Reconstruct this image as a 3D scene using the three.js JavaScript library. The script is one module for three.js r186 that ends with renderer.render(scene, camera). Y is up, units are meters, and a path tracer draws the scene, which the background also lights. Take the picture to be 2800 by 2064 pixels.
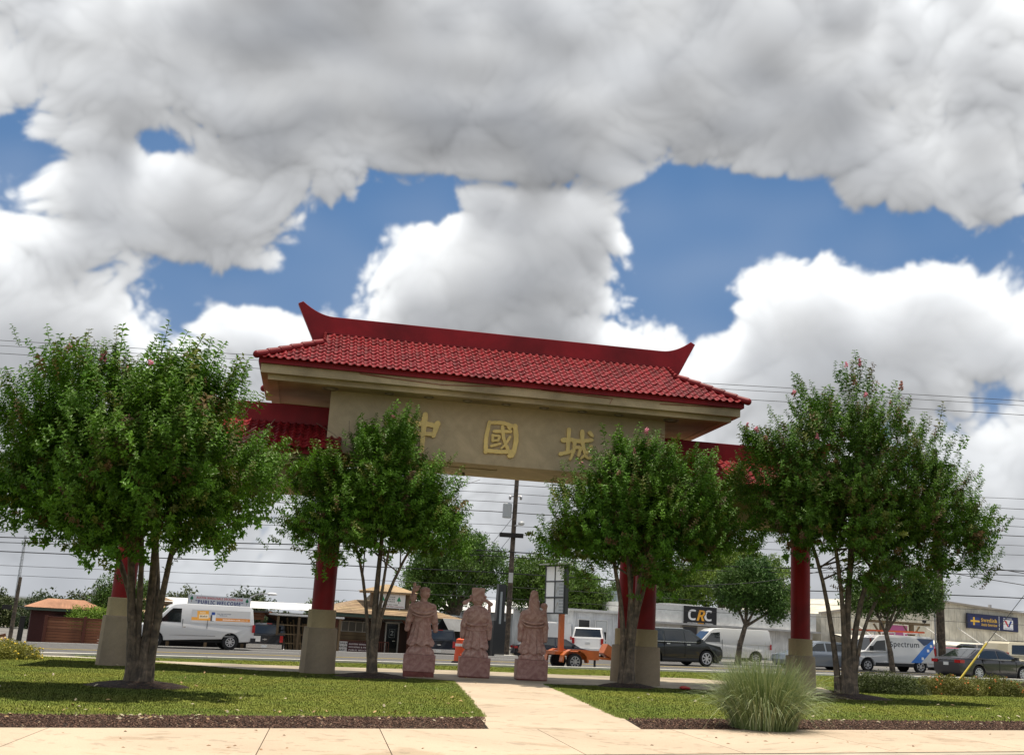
import * as THREE from 'three';
import { mergeGeometries, mergeVertices, toCreasedNormals } from 'three/addons/utils/BufferGeometryUtils.js';

// ---------------------------------------------------------------- camera, exposure
const scene = new THREE.Scene();
const camera = new THREE.PerspectiveCamera(38.0, 1024 / 754, 0.1, 3000);
camera.position.set(0, 1.5, 0);
camera.rotateX(0.223); camera.rotateZ(0.060);
const renderer = new THREE.WebGLRenderer({ antialias: true });
renderer.setSize(1024, 754);
renderer.toneMapping = THREE.LinearToneMapping;
renderer.toneMappingExposure = 1.12;
renderer.shadowMap.enabled = true;

// ---------------------------------------------------------------- seeded numbers and noise
let seed = 12345;
const rnd = () => { seed = (seed + 0x6D2B79F5) | 0; let t = Math.imul(seed ^ (seed >>> 15), 1 | seed); t = (t + Math.imul(t ^ (t >>> 7), 61 | t)) ^ t; return ((t ^ (t >>> 14)) >>> 0) / 4294967296; };
const rr = (a, b) => a + (b - a) * rnd();
const pick = (a) => a[Math.floor(rnd() * a.length)];
const clamp = (v, a = 0, b = 1) => Math.min(b, Math.max(a, v));
const sstep = (a, b, v) => { const t = clamp((v - a) / (b - a)); return t * t * (3 - 2 * t); };
const lerp = (a, b, t) => a + (b - a) * t;
const perm = new Uint8Array(512), gradX = new Float32Array(256), gradY = new Float32Array(256), gradZ = new Float32Array(256);
for (let i = 0; i < 256; i++) { perm[i] = i; const z = rr(-1, 1), a = rr(0, 6.2832), q = Math.sqrt(1 - z * z); gradX[i] = q * Math.cos(a); gradY[i] = q * Math.sin(a); gradZ[i] = z; }
for (let i = 255; i > 0; i--) { const j = Math.floor(rnd() * (i + 1)), t = perm[i]; perm[i] = perm[j]; perm[j] = t; }
for (let i = 0; i < 256; i++) perm[i + 256] = perm[i];
function noise3(x, y, z) {
  const xf = Math.floor(x), yf = Math.floor(y), zf = Math.floor(z), X = xf & 255, Y = yf & 255, Z = zf & 255;
  x -= xf; y -= yf; z -= zf;
  const u = x * x * x * (x * (x * 6 - 15) + 10), v = y * y * y * (y * (y * 6 - 15) + 10), w = z * z * z * (z * (z * 6 - 15) + 10);
  const A = perm[X] + Y, AA = perm[A & 255] + Z, AB = perm[(A + 1) & 255] + Z, B = perm[(X + 1) & 255] + Y, BA = perm[B & 255] + Z, BB = perm[(B + 1) & 255] + Z;
  const g = (h, a, b, c) => { h = perm[h & 255]; return gradX[h] * a + gradY[h] * b + gradZ[h] * c; };
  const l1 = lerp(g(AA, x, y, z), g(BA, x - 1, y, z), u), l2 = lerp(g(AB, x, y - 1, z), g(BB, x - 1, y - 1, z), u);
  const l3 = lerp(g(AA + 1, x, y, z - 1), g(BA + 1, x - 1, y, z - 1), u), l4 = lerp(g(AB + 1, x, y - 1, z - 1), g(BB + 1, x - 1, y - 1, z - 1), u);
  return lerp(lerp(l1, l2, v), lerp(l3, l4, v), w) * 1.5;
}

// ---------------------------------------------------------------- sky: air and broken cumulus, by direction (azimuth, elevation in degrees)
function makeSky() {
  const W = 4096, H = 2048, half = H / 2, D = new Float32Array(W * half), DL = new Float32Array(W * half);
  const banks = [ // azimuth, elevation, half widths, more or less cloud
    [-26.4, 20.3, 2.8, 2.1, -1.0], [-20.1, 22.6, 1.6, 0.6, -0.7], [-9.3, 20.0, 2.8, 1.9, -1], [-10.9, 17.2, 3.0, 1.9, -1], [-6.1, 21.5, 1.8, 1.0, -0.8], [-17.0, 16.2, 4.2, 1.2, -0.9], [-17.6, 14.3, 1.2, 1.0, -0.6],
    [9.1, 18.7, 2.8, 3.6, -1.2], [8.5, 21.5, 2.6, 1.7, -1], [15.1, 20.9, 5.6, 1.4, -1.1], [22.6, 19.7, 4.1, 1.3, -1], [25.1, 17.9, 1.5, 1.2, -0.8], [12.4, 22.8, 3.1, 0.8, -0.7], [10.7, 16.1, 1.0, 1.2, -0.8], [24.2, 12.2, 1.3, 0.8, -0.5],
    [-19.6, 18.8, 8.3, 3.1, 0.5], [-23.5, 13.6, 4.9, 3.6, 0.5], [-1.3, 18.1, 6.0, 3.6, 0.7], [3.0, 21.4, 3.3, 1.4, 0.5], [18.5, 15.6, 7.9, 3.3, 0.8], [-14.2, 14.4, 2.2, 1.1, 0.6], [20.0, 22.7, 2.8, 1.7, 0.8],
    [-1.6, 29.1, 38.3, 5.5, 0.5], [-8, 28, 14, 5, 0.4], [20, 28.5, 9, 3.2, 0.3], [4.4, 13.1, 12.3, 1.9, 0.4], [-18.0, 10.6, 9.7, 2.4, 0.4], [24.1, 20.6, 1.3, 1.0, 0.5], [-4.6, 21.4, 2.3, 0.8, -1.0], [-1.3, 22.7, 6.7, 0.42, -0.6], [2.9, 23.1, 1.5, 0.6, -0.5], [-13.7, 15.9, 2.8, 1.0, -0.7], [10.5, 22.2, 2.3, 1.0, -0.5]];
  for (let r = 0; r < half; r++) {
    const el = (r + 0.5) / half * 90, e = el * Math.PI / 180, ce = Math.cos(e), y = Math.sin(e);
    for (let c = 0; c < W; c++) {
      const p = ((c + 0.5) / W - 0.5) * 2 * Math.PI, x = ce * Math.cos(p), z = ce * Math.sin(p);
      const az = Math.atan2(x, -z) * 180 / Math.PI;
      let g = 0.12;
      for (let k = 0; k < banks.length; k++) {
        const b = banks[k], dx = (az - b[0]) / b[2], dy = (el - b[1]) / b[3], q = dx * dx + dy * dy;
        if (q < 7) g += b[4] * Math.exp(-q * 0.85);
      }
      const away = sstep(24, 34, Math.max(Math.abs(az), el < 90 ? Math.abs(az) * 0.2 + el * 0.9 : 0));
      const wx = noise3(x * 13 + 5, y * 15, z * 13) * 0.022, wy = noise3(x * 13, y * 15 + 9, z * 13) * 0.022;
      const X = x + wx, Y = (y + wy) * 1.12, Z = z;
      const low = sstep(13, 7, el);
      let d = g + 0.10 + 0.30 * low + 0.75 * away * noise3(X * 4.3, Y * 5.3, Z * 4.3);
      d += 0.46 * noise3(X * 9, Y * 9, Z * 9 + 3);
      let a = 0.42, f = 19;
      for (let k = 0; k < 7; k++) { const n = noise3(X * f, Y * f, Z * f + k * 7.1); d += a * (1.9 * Math.abs(n) - 0.42); a *= 0.53; f *= 2.07; if (k === 2) DL[r * W + c] = d; }
      D[r * W + c] = d;
    }
  }
  const data = new Float32Array(W * H * 4), acc = new Float32Array(W), s1 = new Float32Array(W), s2 = new Float32Array(W), s3 = new Float32Array(W);
  for (let r = half - 1; r >= 0; r--) {
    const el = (r + 0.5) / half * 90, hz = Math.exp(-el / 6.0), hi = el / 90;
    for (let pass = 0; pass < 2; pass++) for (const row of [acc, s2, s3]) { let before = row[W - 1]; for (let c = 0; c < W; c++) { const here = row[c]; row[c] = before * 0.25 + here * 0.5 + row[(c + 1) % W] * 0.25; before = here; } }
    for (let c = 0; c < W; c++) {
      const d = D[r * W + c], den = 1.1 * (1 - Math.exp(-Math.max(0, d) * 1.7));
      const low = 1.1 * (1 - Math.exp(-Math.max(0, DL[r * W + c]) * 1.7));
      acc[c] = acc[c] * 0.966 + low * 0.034;                       // cloud between here and the high sun
      s1[c] = lerp(s1[c], den, 0.30); s2[c] = lerp(s2[c], low, 0.11); s3[c] = lerp(s3[c], low, 0.04);
      const wisp = 0.5 + 0.5 * noise3(c * 0.02, r * 0.035, 5), alpha = clamp(sstep(-0.05 - 0.16 * wisp, 0.16 + 0.16 * wisp, d) * 0.93 + 0.10 * wisp);
      const thick = sstep(0.12, 1.0, acc[c] * 1.10) * clamp(0.86 + 0.36 * noise3(c * 0.007, r * 0.016, 9) + 0.26 * noise3(c * 0.02, r * 0.04, 2), 0.4, 1.04);
      const relief = 1.15 - 0.9 * thick;
      let lum = lerp(0.97, 0.335, thick) + relief * (0.11 * (den - s1[c]) + 0.42 * (low - s2[c])) + (1 - 0.5 * thick) * 0.30 * (low - s3[c]);
      lum = clamp(lum, 0.2, 0.98);
      lum = lerp(lum, 0.50, hz * 0.75);
      const cr = lum * (0.985 + 0.0 * thick), cg = lum * (1 + 0.004 * thick + 0.02 * hz), cb = lum * (1.0 + 0.035 * thick + 0.06 * hz);
      const br = lerp(0.098, 0.06, hi) + 0.34 * hz, bg = lerp(0.215, 0.15, hi) + 0.28 * hz, bb = lerp(0.42, 0.36, hi) + 0.14 * hz;
      const i = ((half + r) * W + c) * 4;
      data[i] = lerp(br, cr, alpha); data[i + 1] = lerp(bg, cg, alpha); data[i + 2] = lerp(bb, cb, alpha); data[i + 3] = 1;
    }
  }
  for (let i = 0; i < half * W * 4; i += 4) { data[i] = 0.16; data[i + 1] = 0.16; data[i + 2] = 0.13; data[i + 3] = 1; }
  const t = new THREE.DataTexture(data, W, H, THREE.RGBAFormat, THREE.FloatType);
  t.mapping = THREE.EquirectangularReflectionMapping; t.magFilter = t.minFilter = THREE.LinearFilter; t.needsUpdate = true;
  return t;
}
const skyTexture = makeSky();
scene.background = skyTexture; scene.environment = skyTexture;

// ---------------------------------------------------------------- the high midday sun
const sun = new THREE.DirectionalLight(0xfff4e2, 5.0);
sun.position.set(10, 100, -6); sun.target.position.set(2, 0, -32);
sun.position.add(sun.target.position);
sun.castShadow = true; sun.shadow.radius = 1.5; sun.shadow.mapSize.set(4096, 4096);
Object.assign(sun.shadow.camera, { left: -70, right: 70, top: 70, bottom: -70, near: 1, far: 260 });
scene.add(sun, sun.target);

// ---------------------------------------------------------------- procedural surface textures (tileable, uv in metres)
const P3 = (x, y, per, o) => { const a = x / per * 6.28318, b = y / per * 6.28318, k = per / 6.28318; return noise3(Math.cos(a) * k + o, Math.sin(a) * k + Math.cos(b) * k, Math.sin(b) * k + o * 1.7); };
function tex(n, metres, fn, color = true) {                        // fn(x, y) with x, y in 0..1 gives grey or [r,g,b] in 0..1
  const d = new Uint8Array(n * n * 4);
  for (let j = 0; j < n; j++) for (let i = 0; i < n; i++) {
    const v = fn((i + 0.5) / n, (j + 0.5) / n), k = (j * n + i) * 4, c = Array.isArray(v) ? v : [v, v, v];
    for (let q = 0; q < 3; q++) d[k + q] = clamp(c[q]) * 255; d[k + 3] = 255;
  }
  const t = new THREE.DataTexture(d, n, n); t.wrapS = t.wrapT = THREE.RepeatWrapping; t.magFilter = THREE.LinearFilter; t.minFilter = THREE.LinearMipmapLinearFilter; t.generateMipmaps = true;
  if (color) t.colorSpace = THREE.SRGBColorSpace; t.repeat.set(1 / metres, 1 / metres); t.needsUpdate = true; return t;
}
const fb = (x, y, f, o, oct = 4) => { let s = 0, a = 0.5, g = f; for (let i = 0; i < oct; i++) { s += a * P3(x * g, y * g, g, o + i * 3); a *= 0.55; g *= 2; } return s; };
const T = {
  grain: tex(512, 2.0, (x, y) => 0.92 + 0.11 * fb(x, y, 6, 1, 5) + rr(-0.05, 0.05)),
  slab: tex(1024, 9.0, (x, y) => { const s = sstep(0.16, 0.34, fb(x, y, 9, 21, 5)), f = sstep(0.22, 0.3, fb(x, y, 40, 25, 4)); const k = 0.95 + 0.08 * fb(x, y, 5, 23, 5) + rr(-0.035, 0.035) - 0.09 * s - 0.10 * f; return [k, k * (1 - 0.012 * s), k * (1 - 0.03 * s)]; }),
  speck: tex(512, 1.3, (x, y) => 0.80 + 0.14 * fb(x, y, 4, 2, 4) + rr(-0.2, 0.2)),
  blotch: tex(512, 7.0, (x, y) => 0.88 + 0.34 * fb(x, y, 5, 3, 6) + rr(-0.03, 0.03)),
  lawn: tex(512, 5.0, (x, y) => { const n = fb(x, y, 6, 4, 6), m = rr(-0.13, 0.13); return [0.80 + 0.55 * n + m, 0.84 + 0.34 * n + m, 0.62 + 0.35 * n + m]; }),
  mulch: tex(512, 1.4, (x, y) => { const n = fb(x, y, 18, 5, 4) + rr(-0.3, 0.3); return [0.62 + 0.8 * n, 0.58 + 0.75 * n, 0.55 + 0.7 * n]; }),
  stucco: tex(512, 1.0, (x, y) => 0.5 + 0.6 * fb(x, y, 26, 6, 4) + rr(-0.12, 0.12), false),
  wood: tex(512, 1.6, (x, y) => 0.82 + 0.30 * (P3(x * 3, y * 70, 3, 7) * 0.5 + P3(x * 6, y * 160, 6, 9) * 0.4) + rr(-0.04, 0.04)),
  bark: tex(512, 0.9, (x, y) => { const n = fb(x * 1, y, 7, 8, 5), s = P3(x * 30, y * 5, 30, 4); return [0.78 + 0.5 * n + 0.12 * s, 0.76 + 0.46 * n + 0.12 * s, 0.74 + 0.42 * n + 0.1 * s]; }),
  stone: tex(512, 0.9, (x, y) => { const n = fb(x, y, 7, 11, 6), v = Math.abs(fb(x, y, 4, 15, 5)); return [0.86 + 0.24 * n + (v < 0.015 ? 0.06 : 0), 0.82 + 0.36 * n + (v < 0.015 ? 0.10 : 0), 0.82 + 0.36 * n + (v < 0.015 ? 0.08 : 0)]; }),
  streak: tex(512, 4.0, (x, y) => 0.90 + 0.24 * P3(x * 40, y * 3, 40, 12) * P3(x * 5, y * 4, 5, 18) + 0.18 * fb(x, y, 5, 19, 5)),
};
const M = (rgb, rough = 0.8, o = {}) => { const m = new THREE.MeshStandardMaterial({ roughness: rough, ...o }); m.color.setRGB(...rgb); return m; };
const MP = (rgb, rough = 0.5, o = {}) => { const m = new THREE.MeshPhysicalMaterial({ roughness: rough, ...o }); m.color.setRGB(...rgb); return m; };
function canvasTex(w, h, draw) { const c = document.createElement('canvas'); c.width = w; c.height = h; draw(c.getContext('2d'), w, h); const t = new THREE.CanvasTexture(c); t.colorSpace = THREE.SRGBColorSpace; return t; }

// ---------------------------------------------------------------- geometry helpers (all return plain non-indexed geometry)
const V = (x, y, z) => new THREE.Vector3(x, y, z);
const plain = (g) => { let q = g.index ? g.toNonIndexed() : g; for (const k of Object.keys(q.attributes)) if (!['position', 'normal', 'uv'].includes(k)) q.deleteAttribute(k); if (!q.attributes.normal) q.computeVertexNormals(); return q; };
function boxUV(g) {                                                // uv in metres, by the way each face points
  const p = g.attributes.position, n = p.count, uv = new Float32Array(n * 2), a = V(), b = V(), c = V();
  for (let i = 0; i + 2 < n; i += 3) {
    a.fromBufferAttribute(p, i); b.fromBufferAttribute(p, i + 1); c.fromBufferAttribute(p, i + 2);
    const nx = Math.abs((b.y - a.y) * (c.z - a.z) - (b.z - a.z) * (c.y - a.y)), ny = Math.abs((b.z - a.z) * (c.x - a.x) - (b.x - a.x) * (c.z - a.z)), nz = Math.abs((b.x - a.x) * (c.y - a.y) - (b.y - a.y) * (c.x - a.x));
    for (let k = 0; k < 3; k++) { const q = [a, b, c][k], j = (i + k) * 2; if (ny >= nx && ny >= nz) { uv[j] = q.x; uv[j + 1] = q.z; } else if (nx >= nz) { uv[j] = q.z; uv[j + 1] = q.y; } else { uv[j] = q.x; uv[j + 1] = q.y; } }
  }
  g.setAttribute('uv', new THREE.BufferAttribute(uv, 2)); return g;
}
const at = (g, x = 0, y = 0, z = 0, rx = 0, ry = 0, rz = 0) => { const q = plain(g); q.applyMatrix4(new THREE.Matrix4().compose(V(x, y, z), new THREE.Quaternion().setFromEuler(new THREE.Euler(rx, ry, rz)), V(1, 1, 1))); return q; };
const box = (w, h, d, x = 0, y = 0, z = 0, rx = 0, ry = 0, rz = 0) => at(new THREE.BoxGeometry(w, h, d), x, y, z, rx, ry, rz);
const box2 = (x0, x1, y0, y1, z0, z1) => box(x1 - x0, y1 - y0, z1 - z0, (x0 + x1) / 2, (y0 + y1) / 2, (z0 + z1) / 2);
const cyl = (r0, r1, h, x = 0, y = 0, z = 0, n = 20, rx = 0, rz = 0) => at(new THREE.CylinderGeometry(r1, r0, h, n), x, y, z, rx, 0, rz);   // bottom and top radius
const ball = (r, x, y, z, sx = 1, sy = 1, sz = 1, n = 10) => { const g = plain(new THREE.SphereGeometry(r, n, Math.ceil(n * 0.7))); g.scale(sx, sy, sz); g.translate(x, y, z); return g; };
const shapeOf = (pts) => new THREE.Shape(pts.map((p) => new THREE.Vector2(p[0], p[1])));
const slab = (pts, depth, bevel = 0, z = 0) => { const g = plain(new THREE.ExtrudeGeometry(shapeOf(pts), bevel ? { depth: depth - 2 * bevel, bevelEnabled: true, bevelSize: bevel, bevelThickness: bevel, bevelOffset: -bevel, bevelSegments: 2 } : { depth, bevelEnabled: false })); g.translate(0, 0, z + (bevel || 0)); return g; };  // xy outline, from z to z + depth
function bar(a, b, r, n = 6, r2 = r) {                             // round bar between two points
  const A = V(...a), B = V(...b), d = B.clone().sub(A), L = d.length(), g = plain(new THREE.CylinderGeometry(r2, r, L, n));
  g.applyMatrix4(new THREE.Matrix4().compose(A.add(B).multiplyScalar(0.5), new THREE.Quaternion().setFromUnitVectors(V(0, 1, 0), d.divideScalar(L)), V(1, 1, 1))); return g;
}
function beam(a, b, w, h) {                                        // square bar between two points
  const A = V(...a), B = V(...b), d = B.clone().sub(A), L = d.length(), g = plain(new THREE.BoxGeometry(w, h, L));
  const m = new THREE.Matrix4().lookAt(B, A, Math.abs(d.y) > 0.98 * L ? V(1, 0, 0) : V(0, 1, 0)); m.setPosition(A.add(B).multiplyScalar(0.5)); g.applyMatrix4(m); return g;
}
function limb(pts, radii, n = 7) {                                 // tapered bent tube through points
  const pos = [], idx = [], K = pts.length; let up = V(0.3, 0.1, 1).normalize();
  for (let k = 0; k < K; k++) {
    const t = (k === 0 ? pts[1].clone().sub(pts[0]) : k === K - 1 ? pts[k].clone().sub(pts[k - 1]) : pts[k + 1].clone().sub(pts[k - 1])).normalize();
    const s = up.clone().cross(t).normalize(), q = t.clone().cross(s); up = q;
    for (let i = 0; i < n; i++) { const a = i / n * 6.28318, v = pts[k].clone().addScaledVector(s, Math.cos(a) * radii[k]).addScaledVector(q, Math.sin(a) * radii[k]); pos.push(v.x, v.y, v.z); }
  }
  for (let k = 0; k + 1 < K; k++) for (let i = 0; i < n; i++) { const a = k * n + i, b = k * n + (i + 1) % n; idx.push(a, b, a + n, b, b + n, a + n); }
  const g = new THREE.BufferGeometry(); g.setAttribute('position', new THREE.Float32BufferAttribute(pos, 3)); g.setIndex(idx); g.computeVertexNormals(); return plain(g);
}
function quads(list) {                                             // flat four-cornered faces, counter-clockwise
  const pos = []; for (const [a, b, c, d] of list) pos.push(...a, ...b, ...c, ...a, ...c, ...d);
  const g = new THREE.BufferGeometry(); g.setAttribute('position', new THREE.Float32BufferAttribute(pos, 3)); g.computeVertexNormals(); return g;
}
const smooth = (g, angle = 0.6) => { g.deleteAttribute('uv'); g.deleteAttribute('normal'); return plain(toCreasedNormals(mergeVertices(g, 1e-4), angle)); };

// ---------------------------------------------------------------- naming and the object tree
const taken = {};
const numbered = (n) => { const k = (taken[n] = (taken[n] ?? -1) + 1); return k ? n + '_' + String(k).padStart(3, '0') : n; };
function mesh(name, geoms, mat, parent, keepUV = false) {
  const list = (Array.isArray(geoms) ? geoms : [geoms]).map(plain);
  if (!keepUV) list.forEach(boxUV);
  const g = list.length > 1 ? mergeGeometries(list.map((q) => { if (!q.attributes.uv) boxUV(q); return q; })) : list[0];
  const m = new THREE.Mesh(g, mat); m.name = name; m.castShadow = m.receiveShadow = true; if (parent) parent.add(m); return m;
}
function thing(name, label, category, group) { const o = new THREE.Group(); o.name = numbered(name); o.userData = { label, category }; if (group) o.userData.group = group; scene.add(o); return o; }
function tag(o, label, category, group) { o.name = numbered(o.name); Object.assign(o.userData, { label, category }); if (group) o.userData.group = group; scene.add(o); return o; }
function setting(o) { o.userData.kind = 'structure'; scene.add(o); return o; }
function stuff(o) { o.userData.kind = 'stuff'; return o; }
function copies(name, geom, mat, places, parent) {                 // InstancedMesh for what nobody could count: places of [matrix, color]
  const m = new THREE.InstancedMesh(geom, mat, places.length); m.name = name; m.castShadow = m.receiveShadow = true;
  places.forEach(([mx, c], i) => { m.setMatrixAt(i, mx); if (c) m.setColorAt(i, c); }); m.userData.kind = 'stuff'; (parent ?? scene).add(m); return m;
}

// ---------------------------------------------------------------- the lie of the land: it rises gently to the right; the lots over the road lie lower on the left
const SLOPE = 0.017, TH = 0.406, cT = Math.cos(TH), sT = Math.sin(TH);
const road = (s, t) => [s * cT - t * sT, -s * sT - t * cT];         // along the road, away from the camera -> x, z
const roadST = (x, z) => [x * cT - z * sT, -x * sT - z * cT];
const gy = (x) => SLOPE * x;
function lotY(x, z) { const [s, t] = roadST(x, z); return gy(x) - 0.06 - 0.65 * sstep(54.3, 57.5, t) * (1 - sstep(24, 33, s)); }
const TILT = new THREE.Quaternion().setFromAxisAngle(V(0, 0, 1), SLOPE);
function put(o, x, z, turn = 0, y = gy(x), tilt = false) { o.position.set(x, y, z); o.rotation.y = turn; if (tilt) o.quaternion.premultiply(TILT); return o; }
function prism(poly, y0, y1, base = gy) {                          // slab on the sloping ground, outline in x, z
  const g = slab(poly.map(([x, z]) => [x, -z]), 1); g.rotateX(-Math.PI / 2);
  const p = g.attributes.position; for (let i = 0; i < p.count; i++) p.setY(i, base(p.getX(i), p.getZ(i)) + (p.getY(i) > 0.5 ? y1 : y0));
  g.computeVertexNormals(); return g;
}
const inside = (poly, x, z) => { let r = false; for (let i = 0, j = poly.length - 1; i < poly.length; j = i++) { const [a, b] = poly[i], [c, d] = poly[j]; if ((b > z) !== (d > z) && x < (c - a) * (z - b) / (d - b) + a) r = !r; } return r; };

// ================================================================ THE SETTING
const roadPoly = (s0, s1, t0, t1, n = 1) => { const a = [], b = []; for (let i = 0; i <= n; i++) { a.push(road(lerp(s0, s1, i / n), t0)); b.unshift(road(lerp(s0, s1, i / n), t1)); } return a.concat(b); };
function landSheet(ss, ts, height) {                               // open sheet over the land, road frame
  const pos = [], idx = [], n = ss.length;
  for (const t of ts) for (const s of ss) { const [x, z] = road(s, t); pos.push(x, height(x, z), z); }
  for (let j = 0; j + 1 < ts.length; j++) for (let i = 0; i + 1 < n; i++) { const a = j * n + i; idx.push(a, a + 1, a + n, a + 1, a + n + 1, a + n); }
  const g = new THREE.BufferGeometry(); g.setAttribute('position', new THREE.Float32BufferAttribute(pos, 3)); g.setIndex(idx); g.computeVertexNormals(); return g;
}
const steps = (a, b, d) => { const r = []; for (let v = a; v <= b + 1e-6; v += d) r.push(v); return r; };
const mGround = M([0.17, 0.15, 0.085], 0.95, { map: T.blotch }), mAsphalt = M([0.145, 0.14, 0.135], 0.9, { map: T.speck, bumpMap: T.speck, bumpScale: 0.004 });
const mLot = M([0.20, 0.19, 0.175], 0.92, { map: T.blotch }), mPaint = M([0.72, 0.71, 0.66], 0.7, { map: T.grain }), mPaintY = M([0.62, 0.44, 0.06], 0.7, { map: T.grain });
const mConc = M([0.53, 0.42, 0.305], 0.85, { map: T.slab, bumpMap: T.stucco, bumpScale: 0.003 }), mConc2 = M([0.515, 0.405, 0.292], 0.85, { map: T.slab, bumpMap: T.stucco, bumpScale: 0.003 });
const mPlaza = M([0.42, 0.35, 0.25], 0.8, { map: T.blotch, bumpMap: T.stucco, bumpScale: 0.002 }), mKerb = M([0.76, 0.73, 0.66], 0.85, { map: T.grain });
const mLawn = M([0.12, 0.165, 0.024], 0.95, { map: T.lawn }), mMulch = M([0.115, 0.065, 0.042], 0.95, { map: T.mulch, bumpMap: T.mulch, bumpScale: 0.05 });

setting(mesh('ground', landSheet([-600, -400, ...steps(-200, 260, 10), 400, 700], [-60, -20, 0, 12, 30, ...steps(36, 60, 1), 70, 90, 140, 250, 500, 1200], (x, z) => lotY(x, z) - 0.17), mGround));
setting(mesh('road', prism(roadPoly(-160, 240, 38.0, 54.1), -0.14, -0.05), mAsphalt));
const marks = new THREE.Group(); marks.name = 'road_markings'; setting(marks);
for (const t of [41.9, 49.6]) for (let s = -40; s < 110; s += 12.2) mesh('lane_dash', prism(roadPoly(s, s + 3.05, t, t + 0.13), -0.048, -0.044), mPaint, marks);
for (const t of [45.55, 45.85]) mesh('centre_line', prism(roadPoly(-100, 180, t, t + 0.1), -0.048, -0.044), mPaintY, marks);
mesh('edge_line', prism(roadPoly(-100, 180, 53.3, 53.42), -0.048, -0.044), mPaint, marks);
const kerb = new THREE.Group(); kerb.name = 'kerb'; setting(kerb);
for (let s = -60; s < 120; s += 3) mesh('kerb_stone', prism(roadPoly(s + 0.012, s + 2.988, 37.66, 37.995), -0.14, 0.115), mKerb, kerb);
setting(mesh('parking_lot', landSheet(steps(-120, 200, 4), [54.1, 54.6, 55, 55.5, 56, 56.5, 57, 57.5, 58.5, 62, 70, 80, 95, 130], (x, z) => lotY(x, z) - 0.03), mLot));
const farKerb = new THREE.Group(); farKerb.name = 'far_kerb'; setting(farKerb);
for (const [a, b] of [[25.5, 28], [36.5, 42], [53, 57], [60, 75]]) mesh('kerb_stone', prism(roadPoly(a, b, 54.12, 54.4), -0.14, 0.06), mKerb, farKerb);

// pavement in slabs, walk, plaza under the gate
const sidewalk = new THREE.Group(); sidewalk.name = 'sidewalk'; setting(sidewalk);
const joints = [-12, -9.4, -6.6, -4.0, -1.8, 0.61, 3.37, 4.91, 7.35, 9.67, 12.2, 14.7, 17.2, 19.7, 22.2];
for (let i = 0; i + 1 < joints.length; i++) { const skew = 0.8; const a = joints[i] + 0.006, b = joints[i + 1] - 0.006; mesh('paving_slab', prism([road(a - skew, 12.3), road(b - skew, 12.3), road(b, 15.36), road(a, 15.36)], -0.1, 0.03), i % 2 ? mConc : mConc2, sidewalk); }
setting(mesh('front_kerb', prism(roadPoly(-14, 24, 12.0, 12.285), -0.2, 0.022), M([0.46, 0.40, 0.31], 0.9, { map: T.grain })));
const walkL = [[-0.03, -16.72], [-0.2, -18.8], [-0.62, -24], [-1.14, -29.9]], walkR = [[2.33, -17.76], [2.28, -19.7], [1.9, -24.6], [1.42, -30.3]];
setting(mesh('garden_walk', prism([...walkL, ...walkR.slice().reverse()], -0.1, 0.03), mConc));
const plazaFront = [[-10.9, -33.9], [-6.5, -31.05], [-4.35, -31.0], [-1.15, -29.92], [1.42, -30.32], [4.3, -30.75], [9.4, -30.55]], plazaBack = [[10.4, -35.6], [6.6, -38.6], [2.4, -37.2], [-1.2, -37.0], [-7.1, -34.9], [-10.9, -34.6]];
setting(mesh('plaza', prism([...plazaFront.map(([x, z]) => [x, z - 0.02]), ...plazaBack], -0.1, 0.026), mPlaza));
setting(mesh('side_path', prism([[-15.6, -34.15], [-11.2, -34.0], [-10.95, -34.55], [-13.3, -35.2]], -0.1, 0.03), M([0.66, 0.60, 0.47], 0.85, { map: T.blotch })));
// lawns
const Fz = (x) => -18.9 - 0.43 * x, Kz = (x) => -41.03 - 0.43 * x;
const lawns = [
  [[-40, Fz(-40)], [-0.21, Fz(-0.21)], [-0.63, -24], [-1.155, -29.9], [-4.37, -30.98], [-6.52, -31.03], [-10.95, -33.88], [-15.7, -34.13], [-40, Kz(-40)]],
  [[2.29, Fz(2.29)], [45, Fz(45)], [45, Kz(45)], [10.8, Kz(10.8)], [10.42, -35.6], [9.42, -30.53], [4.3, -30.73], [1.43, -30.3], [1.91, -24.6]],
  [[-10.9, -34.62], [-7.1, -34.92], [-1.2, -37.02], [2.4, -37.22], [6.6, -38.62], [10.4, -35.62], [10.78, Kz(10.78)], [-13.2, Kz(-13.2)], [-12.9, -35.25]]];
const lawnAreas = lawns;
lawns.forEach((p, i) => setting(mesh(['lawn', 'lawn_001', 'lawn_002'][i], prism(p, -0.12, 0.02), mLawn)));
const Gz = (x) => -16.74 - 0.43 * x;
const beds = [[[-30, Gz(-30)], [-0.04, Gz(-0.04)], [-0.2, Fz(-0.2)], [-30, Fz(-30)]], [[2.32, Gz(2.32)], [40, Gz(40)], [40, Fz(40)], [2.28, Fz(2.28)]]];
beds.forEach((p, i) => setting(mesh(['mulch_bed', 'mulch_bed_001'][i], prism(p, -0.12, 0.018), mMulch)));

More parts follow.
